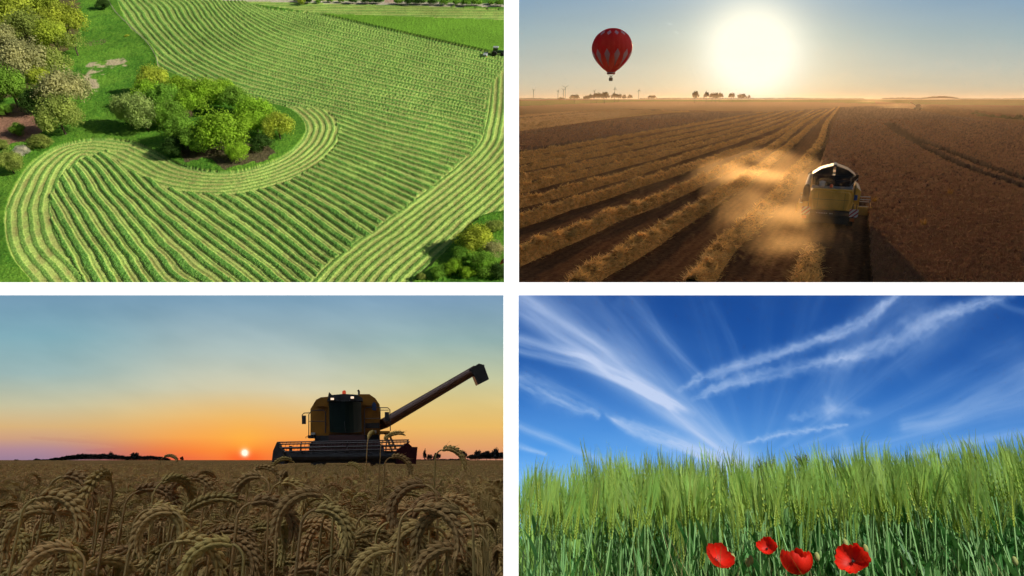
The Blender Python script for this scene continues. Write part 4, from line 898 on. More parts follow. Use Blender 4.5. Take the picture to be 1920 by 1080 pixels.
# ================================================================ SUNSET (lower left): ripe wheat and a combine against the setting sun
def sunset_sky():
    W = SUNSET
    def fn(px, py):
        e = 860-py
        L = ramp(e, [(-40, (150, 110, 120)), (0, (158, 128, 150)), (18, (178, 138, 148)), (38, (206, 160, 128)), (60, (216, 178, 124)), (100, (200, 194, 160)), (160, (158, 184, 182)), (230, (134, 176, 188)), (300, (122, 160, 184)), (600, (80, 120, 165))])
        C = ramp(e, [(-40, (220, 70, 50)), (0, (236, 96, 62)), (14, (246, 120, 56)), (40, (246, 170, 84)), (80, (230, 192, 124)), (130, (206, 204, 176)), (200, (172, 190, 186)), (300, (126, 162, 186)), (600, (80, 120, 165))])
        Rr = ramp(e, [(-40, (190, 120, 100)), (0, (206, 140, 112)), (20, (226, 160, 106)), (60, (236, 188, 104)), (100, (222, 196, 128)), (150, (190, 194, 156)), (220, (152, 180, 178)), (300, (122, 156, 184)), (600, (80, 120, 165))])
        t1 = sst(60, 400, px)[..., None]; t2 = sst(520, 860, px)[..., None]
        b = (L*(1-t1)+C*t1)*(1-t2)+Rr*t2
        b = b+((fbm((px+py*1.8)*.004, (py-px*.32)*.016, 301, 5)-.5)*26*sst(20, 160, e))[..., None]*np.array([1, .9, .8])
        b = b-((fbm(px*.003, (py-px*.06)*.06, 305, 3) > .5)*sst(60, 20, e)*sst(400, 0, px)*10)[..., None]*np.array([.6, 1, .4])
        d = np.hypot(px-459, (py-846)*1.15); b = mixc(b, (256, 214, 70), .95*np.exp(-np.maximum(d-8, 0)/32)); b = mixc(b, (262, 150, 60), .34*np.exp(-(np.hypot(px-459, (py-858)*1.6)/150)**2)); b = mixc(b, (250, 60, 30), .65*np.exp(-(np.hypot((px-459)*.55, py-860)/22)**2))
        b = mixc(b, (262, 262, 235), np.exp(-np.maximum(np.hypot(px-459, py-849)-5, 0)/3))
        return np.clip(b, 0, 262)
    sky_patch(W, np.concatenate([np.arange(-700, -20, 20), np.arange(-20, 958.6, 2.5)]), np.concatenate([np.arange(541.5, 800, 3), np.arange(800, 872, 1.5)]), fn, 1500)

def wheat_head(seed, spk=20, big=1.0, droop=150, Hh=1.0):
    """one wheat plant: stem, nodding ear of overlapping grains, flag leaf; returns three MBs (stem, ear, leaf)"""
    r = random.Random(seed); st, ear, lf = MB(), MB(), MB()
    h = Hh-.04; pts = [(0, 0, 0), (r.uniform(-.02, .02), r.uniform(-.02, .02), h*.5)]
    # curve of the neck and the ear in the x-z plane
    x, z, a = r.uniform(-.01, .01), h-.018, R(88); path = [(x, 0, z)]; n = 5; L = .022
    for k in range(n):
        a -= R(droop*.34/n); x += math.cos(a)*L/n; z += math.sin(a)*L/n; path.append((x, 0, z))
    pts += path; st.tube(pts, [.0026]*2+[.0016]*(n+1), 4)
    E = .072*big; m = spk; path2 = []
    for k in range(m+1):
        path2.append((x, 0, z, a)); a -= R(droop*.66/m); x += math.cos(a)*E/m; z += math.sin(a)*E/m
    for k in range(m):
        px, _, pz, pa = path2[k]; t = k/(m-1); w = .0068*(1-.45*abs(t*1.6-.7)); side = 1 if k % 2 else -1
        d = Vector((math.cos(pa), 0, math.sin(pa))); nrm = Vector((-math.sin(pa), 0, math.cos(pa))); bn = Vector((0, 1, 0))
        for ang in ((-58, 0, 58) if spk > 15 else (-50, 50)):
            ca, sa = math.cos(R(ang)), math.sin(R(ang)); out = (nrm*side*ca+bn*sa).normalized(); c = Vector((px, 0, pz))+out*w*.42
            ax = (d+out*r.uniform(.30, .48)).normalized(); gu = ax.cross(bn if abs(ax.dot(bn)) < .9 else nrm).normalized(); gv = ax.cross(gu); Lg = .0118*r.uniform(.9, 1.1); wg = w*.42; ng = 6 if spk > 15 else 4
            prof = ((0, .35), (.25, .95), (.55, 1.0), (.82, .6), (1, .06)) if spk > 15 else ((0, .4), (.4, 1.05), (1, .06))
            ear.add([c+ax*(Lg*t_)+(gu*math.cos(6.2832*q_/ng)+gv*math.sin(6.2832*q_/ng))*(wg*w_) for t_, w_ in prof for q_ in range(ng)], [(i_*ng+q_, i_*ng+(q_+1) % ng, (i_+1)*ng+(q_+1) % ng, (i_+1)*ng+q_) for i_ in range(len(prof)-1) for q_ in range(ng)])
            if r.random() < .6:
                tip = c+ax*Lg; ear.add([tip-gu*.0004, tip+gu*.0004, tip+ax*.009+out*.002], [(0, 1, 2)])
    aL = r.uniform(0, 6.28); z0 = h*r.uniform(.62, .8); prev = None; c, s = math.cos(aL), math.sin(aL); vs = []
    for k in range(7):
        t = k/6; rr = .16*t; zz = z0+.07*math.sin(t*2.2)-.13*t*t; wd = .006*(1-t)**.6+.0006; vs += [(c*rr-s*wd, s*rr+c*wd, zz), (c*rr+s*wd, s*rr-c*wd, zz)]
    lf.add(vs, [(2*k, 2*k+1, 2*k+3, 2*k+2) for k in range(6)])
    return st, ear, lf
def build_sunset():
    W = SUNSET
    # soil and, farther away, the closed top of the crop
    ys = np.concatenate([np.arange(1400, 1100, -10), np.arange(1100, 868, -3), np.arange(868, 862.2, -.5)]); xs = np.concatenate([np.arange(-500, -10, 12), np.arange(-10, 958, 2.5)])
    PX, PY = np.meshgrid(xs, ys); X, Y = W.ground(PX, PY, 0)
    soil = mat('dark_soil', (.03, .02, .014), rough=1, noise=[(6, (.5,)*3, (1.3,)*3, 4)])
    tag(put('ground', np_mesh('ground', np.stack([X, Y, X*0], -1).reshape(-1, 3), grid_faces(len(ys), len(xs)), soil), W), kind='structure')
    ys = np.concatenate([np.arange(905, 869, -1.2), np.arange(869, 862.35, -.35)]); PX, PY = np.meshgrid(xs, ys); X, Y = W.ground(PX, PY, .86)
    Z = .86+.10*(fbm(X*4, Y*4, 311, 3)-.5)+.05*(vnoise(X*1, Y*.6, 312)-.5)
    cm = mat('wheat_canopy', lin((150, 116, 72)), rough=1, spec=0, noise=[(5, (.45, .42, .4), (1.2,)*3, 5), (.3, (.8,)*3, (1.1,)*3, 3)])
    tag(put('wheat_canopy', np_mesh('wheat_canopy', np.stack([X, Y, Z], -1).reshape(-1, 3), grid_faces(len(ys), len(xs)), cm), W), 'closed top of the wheat crop farther away', kind='stuff')
    em = mat('wheat_ear', lin((184, 150, 90)), rough=.8, trans=.1, rand=.3, spec=.2); sm = mat('wheat_stem', lin((182, 150, 88)), rough=.8, trans=.2, rand=.2); lm = mat('wheat_leaf', lin((132, 122, 60)), rough=.8, trans=.3, rand=.2)
    var = []
    for i in range(8):
        st, ear, lf = wheat_head(400+i, 19, 1+.1*(i % 3), [150, 185, 165, 205, 125, 190, 100, 215][i]); var.append((st.mesh('stem', sm, True), ear.mesh('ear', em, True), lf.mesh('leaf', lm)))
    def plant(p, rz, s, v, label, lean=(0, 0)):
        t = thing('wheat_plant', label, 'wheat', W, p, 0, 'ripe wheat plants in the foreground', M=Matrix.Rotation(rz, 4, 'Z') @ Matrix.Rotation(lean[0], 4, 'X'))
        t.scale = t.scale*s if False else t.scale
        Ms = Matrix.Diagonal((1, 1, s, 1))
        # stretch only the standing height by raising the plant root; ears keep their shape
        Mp = Matrix.Translation(p) @ Matrix.Rotation(rz, 4, 'Z') @ Matrix.Rotation(lean[0], 4, 'X')
        for nm, me in zip(('stem', 'ear', 'leaf'), var[v]):
            if p[0] > -.22: me = clipped(me, Mp, lambda x, y, z: x < -.004*y, nm, me.materials[0])
            if len(me.polygons): put(nm, me, W, parent=t)
        return t
    def place(px, row, d, rz, v, label):           # the highest point of the plant shows at this row
        p = W.at_y(px, row, d); return plant((p.x, d, p.z-0.975), rz, 1, v, label)
    SP = [(812, 829, 1.5, .2, 1, 'tallest wheat ear, bowed over against the orange sky right of the combine'), (300, 851, 3.0, .1, 0, 'small wheat ear bowed against the sky above the far left trees'), (92, 866, .86, .1, 3, 'large near wheat ear at the left, its top just below the horizon'),
          (205, 900, 1.0, 3.3, 1, 'near wheat ear bowed over to the left below the dark trees'), (290, 884, .95, 1.3, 2, 'near wheat ear facing the viewer left of the middle'), (330, 880, 1.2, .1, 5, 'wheat ear bowed right below the left tree line'), (395, 880, 1.2, 3.1, 1, 'wheat ear bowed left in front of the sun'),
          (505, 884, 1.1, .2, 3, 'wheat ear arching right just below the setting sun'), (690, 815, 2.4, 1.5, 6, 'upright thin wheat ear in front of the combine cab'), (716, 818, 2.2, .3, 6, 'upright wheat ear in front of the right side of the combine'), (718, 845, 1.7, .1, 1, 'wheat ear bowed right in front of the cutting header'),
          (560, 856, 2.2, 3.4, 0, 'wheat ear leaning left in front of the header'), (640, 862, 2.3, 0, 1, 'wheat ear bowed before the left part of the header'), (700, 950, .82, .1, 3, 'big near wheat ear bowed right in the middle bottom'), (520, 960, .9, 1.7, 7, 'near wheat ear hanging straight down at the bottom middle'),
          (665, 940, .95, 0, 5, 'wheat ear arching right beside the big near one'), (860, 905, .85, 3.0, 3, 'large near wheat ear at the right bowed to the left'), (800, 915, .95, .1, 1, 'large near wheat ear at the right bowed to the right'), (640, 985, .85, .5, 2, 'low near wheat ear at the bottom right of the middle'), (390, 985, .8, .1, 3, 'big near wheat ear low at the bottom left of the middle')]
    for px, row, d, rz, v, lb in SP: place(px, row, d, rz, v, lb)
    for k, (px, row, rz, v) in enumerate([(40, 905, .1, 1), (130, 930, 3.0, 5), (250, 925, .2, 3), (60, 985, .0, 7), (180, 1000, 3.2, 1), (300, 985, .1, 5), (360, 930, 3.1, 3), (440, 915, .2, 1), (470, 990, 3.1, 5), (560, 925, .1, 3), (590, 1010, .3, 7), (640, 900, 3.2, 1), (745, 925, .1, 5), (770, 1000, 3.3, 3), (850, 960, 3.0, 1), (830, 880, 3.1, 3), (895, 930, 2.9, 5), (900, 1000, 3.1, 1)]):
        place(px, row, .76+.012*(k % 4), rz, v, 'large out-of-line near wheat ear '+['at the far left', 'below the left wood', 'left of the sun', 'low in the left corner', 'low left of the middle', 'low below the small far bush', 'below the far bush', 'just below the sun', 'low below the sun', 'below the header left end', 'low under the combine', 'under the cab', 'under the header right end', 'low under the auger', 'under the tall bowed ear', 'reaching the horizon at the right', 'beside the white bar', 'low beside the white bar'][k])
    r = random.Random(5); n = 0
    while n < 262:
        d = r.uniform(.84, 1.05) if n < 80 else r.uniform(.95, 2.1); px = r.uniform(-10, 940); x = (px-960)/F*d*1.1
        z = min(r.gauss(1.0, .05), 1.15-8*d/F*r.uniform(.7, 2.2))
        if d < 1.0 and z < .9: continue
        zone_ = ['at the left frame edge', 'left of the far trees', 'below the far trees', 'below the sky left of the sun', 'below the setting sun', 'below the left end of the header', 'below the combine cab', 'below the right end of the header', 'beside the white bar'][max(0, min(8, int(px/105)))]; dz_ = 'nearest row' if d < 1.0 else 'second depth' if d < 1.5 else 'third depth'
        plant((x, d, z-0.975), r.uniform(0, 6.28) if px < 800 else r.uniform(1.8, 4.4), 1, r.randrange(8), f'bowed ripe wheat plant {zone_}, {dz_}', (r.uniform(-.05, .05), 0)); n += 1
    # the rest of the crop
    src = []
    for i in range(6):
        st, ear, lf = wheat_head(450+i, 14, 1.05, [150, 185, 165, 205, 125, 195][i]); mb = MB(); mb.v = st.v; mb.f = st.f; k1 = len(st.f)
        mb.add(ear.v, ear.f); k2 = len(mb.f); mb.add(lf.v, lf.f); me = mb.mesh('wheat_piece'); 
        for m_ in (sm, em, lm): me.materials.append(m_)
        me.polygons.foreach_set('material_index', [0 if k < k1 else 1 if k < k2 else 2 for k in range(len(me.polygons))]); src.append(me)
    D = np.concatenate([np.sqrt(rng.uniform(1.05**2, 5.5**2, 7000)), np.sqrt(rng.uniform(5.5**2, 26**2, 17000))]); n = len(D); px = rng.uniform(-60, 955, n); x = (px-960)/F*D*1.06
    keep = (x/D*F/1.0 < -12) ; zz = np.where(D < 5, rng.normal(.965, .045, n), rng.normal(.93, .05, n)); zz = np.minimum(zz, 1.15-7*D/F)
    keep &= x < -.24; P = np.stack([x, D, zz-0.975], -1)[keep]; n = len(P)
    # the swath in front of the combine stays standing, nothing grows through the machine
    inside = (np.abs(P[:, 0]+7.9) < 4.2) & (P[:, 1] > 26.5); P = P[~inside]; n = len(P)
    scatter('wheat_crop', W, P, np.stack([rng.uniform(-.12, .12, n), rng.uniform(-.12, .12, n), rng.uniform(0, 6.28, n)], -1), np.where(P[:, 1] > 6, 1.0, 1.0), rng.integers(0, 6, n), src, label='ripe wheat standing behind the foreground plants')
    # the strip along the dividing wall, cut where it meets the wall
    Vs, Fs, off = [], [], 0; e_ = [(random.Random(k).uniform(-.24, -.01), 1.0+3.6*(k/150)**.7) for k in range(150)]
    for k, (x, d) in enumerate(e_):
        me = src[k % 6]; z = min(r.gauss(.97, .04), 1.15-9*d/F); m2 = clipped(me, Matrix.Translation((x, d, z-0.975)) @ Matrix.Rotation(k*2.4, 4, 'Z'), lambda x, y, z: x < -.004*y, 'tmp', None)
        A = np.array([v.co for v in m2.vertices]).reshape(-1, 3); B = Matrix.Rotation(k*2.4, 3, 'Z'); A = A @ np.array(B).T+np.array([x, d, z-0.975]); Vs += A.tolist(); Fs += [tuple(i+off for i in p.vertices) for p in m2.polygons]; off += len(A); bpy.data.meshes.remove(m2)
    me = bpy.data.meshes.new('wheat_edge'); me.from_pydata(Vs, [], Fs); me.materials.append(em); tag(put('wheat_crop', me, W), 'ripe wheat standing along the white bar', kind='stuff')
    # horizon trees
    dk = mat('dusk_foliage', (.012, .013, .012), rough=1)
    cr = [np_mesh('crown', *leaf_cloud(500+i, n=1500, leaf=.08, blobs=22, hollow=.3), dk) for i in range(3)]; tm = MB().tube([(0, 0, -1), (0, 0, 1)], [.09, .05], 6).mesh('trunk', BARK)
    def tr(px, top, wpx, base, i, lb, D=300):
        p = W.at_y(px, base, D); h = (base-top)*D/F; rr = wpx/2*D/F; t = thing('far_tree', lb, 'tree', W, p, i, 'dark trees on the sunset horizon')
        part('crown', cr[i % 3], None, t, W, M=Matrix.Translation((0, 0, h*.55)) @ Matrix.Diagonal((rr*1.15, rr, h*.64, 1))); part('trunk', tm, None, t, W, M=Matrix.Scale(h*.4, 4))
    for k, a in enumerate([(30, 862, 8, 'tiny tree at the far left horizon'), (68, 860, 10, 'small dark bush left of the large near ear'), (205, 849, 12, 'rounded tree top rising from the left tree line'), (250, 848.5, 17, 'single round tree at the right end of the left tree line'), (340, 856, 6, 'tiny bush between the left trees and the sun'),
        (796, 844, 7, 'slim poplar just right of the header'), (806, 852, 12, 'low bush right of the slim poplar'), (819, 849, 14, 'round bush behind the bowed tall ear'), (868, 847, 16, 'dark bush left of the dark grove'), (895, 844, 16, 'left tree of the dark grove at the right'), (912, 845, 18, 'middle tree of the dark grove at the right'), (930, 842, 18, 'right tree of the dark grove beside the white bar')]):
        tr(a[0], a[1]-1, a[2], 867, k, a[3])
    def mass(xs, lb):
        q = random.Random(int(xs[0][0])); Vs, Fs = [], []; Va, Fa = leaf_cloud(560, n=300, leaf=.15, blobs=10, hollow=.3); j = 0
        for (x0, t0), (x1, t1) in zip(xs[:-1], xs[1:]):
            m = int((x1-x0)/3)+1
            for k in range(m):
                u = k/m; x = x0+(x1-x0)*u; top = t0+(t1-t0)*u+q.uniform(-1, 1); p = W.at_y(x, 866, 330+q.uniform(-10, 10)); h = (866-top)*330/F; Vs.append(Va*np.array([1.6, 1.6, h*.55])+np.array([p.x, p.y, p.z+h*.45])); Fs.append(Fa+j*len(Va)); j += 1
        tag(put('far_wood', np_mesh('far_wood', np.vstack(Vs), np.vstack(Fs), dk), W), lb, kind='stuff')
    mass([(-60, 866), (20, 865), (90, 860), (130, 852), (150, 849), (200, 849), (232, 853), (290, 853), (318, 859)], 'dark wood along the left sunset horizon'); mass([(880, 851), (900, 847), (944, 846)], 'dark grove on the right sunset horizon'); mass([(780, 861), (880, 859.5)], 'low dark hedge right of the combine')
    combine_front(W)

def combine_front(W):
    D0 = 31.; base = W.at_y(655, 901.5, D0); base.z = 0
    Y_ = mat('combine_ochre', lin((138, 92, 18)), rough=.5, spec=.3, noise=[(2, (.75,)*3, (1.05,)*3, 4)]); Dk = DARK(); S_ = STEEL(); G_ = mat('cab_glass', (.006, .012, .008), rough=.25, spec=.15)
    t = thing('combine_harvester', 'combine harvester facing the viewer at sunset with unloading auger swung out', 'combine', W, base)
    az = math.atan2(base.x, base.y); t.matrix_world = W.M @ Matrix.Translation(base) @ Matrix.Rotation(-az, 4, 'Z'); Ri = Matrix.Rotation(az, 3, 'Z')
    def local(px, row, dy, org):           # where the pixel's ray meets the machine's own cross plane at depth dy
        r_ = W.ray(px, row); o_ = Ri @ (Vector((0, 0, W.h))-org); d_ = Ri @ r_; k_ = (dy-o_.y)/d_.y; return o_+d_*k_
    def q(px, row, dy=0.0): return local(px, row, dy, base)
    def poly(mb, pts, d0, d1):
        f = [q(a, b, d0) for a, b in pts]; bk = [Vector((v.x, d1, v.z)) for v in f]; n = len(f)
        return mb.add(f+bk, [tuple(range(n)), tuple(range(n, 2*n))[::-1]]+[(i, (i+1) % n, n+(i+1) % n, n+i) for i in range(n)])
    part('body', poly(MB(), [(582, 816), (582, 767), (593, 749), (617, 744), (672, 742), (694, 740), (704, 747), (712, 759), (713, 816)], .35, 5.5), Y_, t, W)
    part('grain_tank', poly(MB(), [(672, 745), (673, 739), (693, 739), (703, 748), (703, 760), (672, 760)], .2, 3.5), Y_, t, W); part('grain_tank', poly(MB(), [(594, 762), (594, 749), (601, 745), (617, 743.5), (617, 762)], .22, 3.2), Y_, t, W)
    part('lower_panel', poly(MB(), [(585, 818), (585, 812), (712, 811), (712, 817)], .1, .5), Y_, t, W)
    # cab: frame, curved windscreen, roof with lamps
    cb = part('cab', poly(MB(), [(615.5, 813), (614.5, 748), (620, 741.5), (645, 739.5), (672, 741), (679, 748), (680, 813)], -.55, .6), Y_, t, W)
    f = []; 
    for i in range(9):
        u = i/8; x = 616.8+60.5*u; f.append((x, -.62-.28*math.sin(math.pi*u)))
    vs = []
    for row in (752.5, 810):
        for x, dy in f: v = q(x+(1.2 if row > 800 else 0), row+(2.5*math.sin(math.pi*(x-616.8)/60.5) if row > 800 else -1.5*math.sin(math.pi*(x-616.8)/60.5)), -.6); vs.append((v.x, dy, v.z))
    part('windscreen', MB().add(vs, [(i, i+1, 10+i, 9+i) for i in range(8)]), G_, cb, W)
    part('cab_roof', poly(MB(), [(613.5, 752), (614.5, 745), (622, 740.5), (645, 738.5), (670, 740), (679.5, 746), (680.5, 752)], -1.0, .5), Dk, cb, W)
    for x, rr in ((623, 748), (660.5, 745.3)):
        lp = part('work_lamp', poly(MB(), [(x-4, rr+2.8), (x-4, rr-2.8), (x+4, rr-2.8), (x+4, rr+2.8)], -1.08, -.95), Dk, cb, W); part('lamp_glass', poly(MB(), [(x-3, rr+1.9), (x-3, rr-1.9), (x+3, rr-1.9), (x+3, rr+1.9)], -1.11, -1.09), mat('lamp_glow', (1, .8, .6), emit=((1, .72, .5), 1.0)), lp, W)
    b = q(645, 739, -.3); part('beacon', MB().lathe([(.08, 0), (.09, .06), (.08, .14), (.03, .18)], 10, tuple(b)), mat('beacon_red', (.55, .05, .02), emit=((.7, .09, .03), .45)), t, W)
    part('wiper', MB().tube([q(648, 811, -.95), q(646, 790, -.95)], .012, 4), Dk, cb, W)
    for x in (606, 610): pass
    part('panel_seam', poly(MB(), [(611, 812), (611, 770), (611.6, 770), (611.6, 812)], .33, .36), Dk, t, W)
    part('antenna', poly(MB(), [(615, 743), (617, 735), (622, 740), (622, 743)], .5, .7), Dk, t, W); part('exhaust_pipe', MB().tube([q(673, 742, 1.5), q(673, 734, 1.5), q(671, 731.5, 1.5)], .06, 6), S_, t, W)
    part('tank_fitting', poly(MB(), [(698, 768), (698, 757), (701, 753), (705, 757), (705, 770)], -.05, .2), mat('fitting_blue', (.01, .03, .1), rough=.5), t, W)
    # mirrors and railings
    RL = mat('rail_dark', (.03, .02, .015), rough=.5); tb = lambda pts, r_=.022, dy=-.9: MB().tube([q(a, b_, dy) for a, b_ in pts], r_, 5)
    part('mirror_arm', tb([(582, 774), (570, 774.5), (566.5, 778), (567, 793)]), RL, t, W); part('mirror', poly(MB(), [(566, 795), (566, 779), (573.5, 779), (573.5, 795)], -.95, -.85), Dk, t, W)
    part('mirror_arm', tb([(713, 764.5), (727, 764.5), (731, 768), (732, 808)]), RL, t, W); part('mirror', poly(MB(), [(721.5, 789), (721.5, 772.5), (729.5, 772.5), (729.5, 789)], -.95, -.85), Dk, t, W)
    part('railing', tb([(579, 816), (579, 777), (584, 770), (607, 769), (610, 773), (610, 812)]), RL, t, W); part('railing', tb([(580, 790), (609, 790)], .016), RL, t, W)
    part('railing', tb([(683, 814), (683, 767), (687, 764), (713, 764)]), RL, t, W); part('railing', tb([(683, 785), (713, 785)], .016), RL, t, W); part('railing', tb([(713, 769), (729, 769)], .018), RL, t, W); part('railing', tb([(713, 786), (713, 764)], .018), RL, t, W)
    part('head_lamp', poly(MB(), [(583, 815.5), (583, 811), (591, 811), (591, 815.5)], -.3, .1), mat('dull_lamp', (.35, .33, .28), rough=.2), t, W); part('head_lamp', poly(MB(), [(696.5, 812.5), (696.5, 807), (706, 807), (706, 812.5)], -.3, .1), MATS['dull_lamp'], t, W)
    part('step_bracket', poly(MB(), [(577, 821), (577, 816), (588, 816), (588, 821)], -.5, .4), Dk, t, W); part('hook', tb([(577, 819), (573.5, 819), (573.5, 822)], .015), RL, t, W)
    part('side_hatch', poly(MB(), [(685, 803), (685, 793), (712, 793), (712, 803)], .28, .34), Dk, t, W)
    # unloading auger swung out to the right
    au = part('unloading_auger', MB().tube([q(711, 797, 1.8), q(722, 793, 1.4), q(893, 692.5, 1.0)], [.26, .27, .235], 14), mat('auger_brown', lin((78, 40, 14)), rough=.5), t, W)
    part('spout', poly(MB(), [(880, 692), (898, 681.5), (904, 683), (908, 686), (917, 711), (896, 721.5), (888, 702)], .75, 1.3), BLK(), au, W); part('bracket', MB().tube([q(903, 685, 1), q(908, 685.5, 1)], .05, 6), BLK(), au, W)
    # dark underbody, feeder house, front wheels
    part('chassis', poly(MB(), [(590, 862), (590, 817), (712, 815), (714, 862)], .0, 4.8), Dk, t, W); part('feeder_house', poly(MB(), [(612, 862), (617, 815), (684, 815), (690, 862)], -1.8, .1), mat('feeder_red', (.05, .015, .012), rough=.6), t, W)
    for x in (598, 706):
        c = q(x, 866, .6); a, b = MB(), MB(); c.z = .9; wheel(a, b, tuple(c), .9, .62, lugs=20); wq = part('wheel', b, S_, t, W); part('tyre', a, BLK(), wq, W)
    part('fender', poly(MB(), [(580, 856), (580, 832), (588, 826), (612, 826), (612, 856)], -.2, .5), Dk, t, W)
    part('ladder', tb([(722, 812), (735, 846)], .05, -.6), Y_, t, W); part('ladder', tb([(728, 811), (742, 842)], .05, -.6), Y_, t, W)
    for k in range(4): part('rung', tb([(724+k*4, 817+k*8.5), (730+k*4, 816+k*8)], .025, -.6), Y_, t, W)
    part('platform', poly(MB(), [(713, 812), (713, 808), (731, 808), (731, 812)], -.8, .8), Y_, t, W)
    # header
    hb = W.at_y(646, 901.5, D0-3); hb.z = 0
    h = thing('combine_header', 'wide dark cutting header with tined reel in front of the sunset combine', 'header', W, hb)
    h.matrix_world = W.M @ Matrix.Translation(hb) @ Matrix.Rotation(-az, 4, 'Z')
    def qh(px, row, dy=0.0): return local(px, row, dy, hb)
    def ph(mb, pts, d0, d1):
        f = [qh(a, b, d0) for a, b in pts]; bk = [Vector((v.x, d1, v.z)) for v in f]; n = len(f)
        return mb.add(f+bk, [tuple(range(n)), tuple(range(n, 2*n))[::-1]]+[(i, (i+1) % n, n+(i+1) % n, n+i) for i in range(n)])
    part('trough', ph(MB(), [(530, 868), (530, 846.5), (590, 845), (700, 844), (745, 846), (752, 868)], .3, .9), Dk, h, W); part('back_wall', ph(MB(), [(582, 850), (584, 834), (590, 828), (712, 826), (718, 850)], .8, .95), mat('feeder_red', (.05, .015, .012)), h, W)
    part('cross_auger', MB().tube([qh(532, 857, 0), qh(748, 855, 0)], .2, 10), Dk, h, W)
    part('divider', ph(MB(), [(509, 870), (512, 845), (515, 838), (519, 829), (523, 838), (531, 846), (533, 870)], -.9, .6), Dk, h, W); part('divider', ph(MB(), [(745, 870), (742, 848), (752, 840), (764, 830), (768, 833), (773, 838), (783, 838), (782, 848), (780, 870)], -.9, .6), mat('divider_red', (.03, .006, .008), rough=.9, spec=.1), h, W)
    for k in range(5):
        a = k*2*math.pi/5+1.25; dy, dz = math.cos(a)*.36, math.sin(a)*.25; l0, r0 = qh(519, 840.5), qh(766, 835.5)
        bat = part('reel_bat', MB().tube([l0+Vector((0, dy-.2, dz)), r0+Vector((0, dy-.2, dz))], .028, 5), RL, h, W)
        mb = MB()
        for j in range(36):
            u = (j+.5)/36; c = l0.lerp(r0, u)+Vector((0, dy-.2, dz)); mb.tube([c, c+Vector((0, -.02, -.12))], .009, 3)
        part('tines', mb, RL, bat, W, kind='stuff')
    for x in (521, 563, 648, 722, 764):
        u = (x-519)/247; c = qh(519, 840.5).lerp(qh(766, 835.5), u)+Vector((0, -.2, 0)); mb = MB()
        for k in range(5):
            a = k*2*math.pi/5+1.25; mb.tube([c, c+Vector((0, math.cos(a)*.36, math.sin(a)*.25))], .022, 4)
        part('reel_spider', mb, RL, h, W)
    part('reel_shaft', MB().tube([qh(519, 840.5)+Vector((0, -.2, 0)), qh(766, 835.5)+Vector((0, -.2, 0))], .05, 6), RL, h, W)
    part('reel_motor', ph(MB(), [(542, 846), (542, 836), (547, 836), (547, 846)], -.1, .2), Dk, h, W)
sunset_sky(); build_sunset()
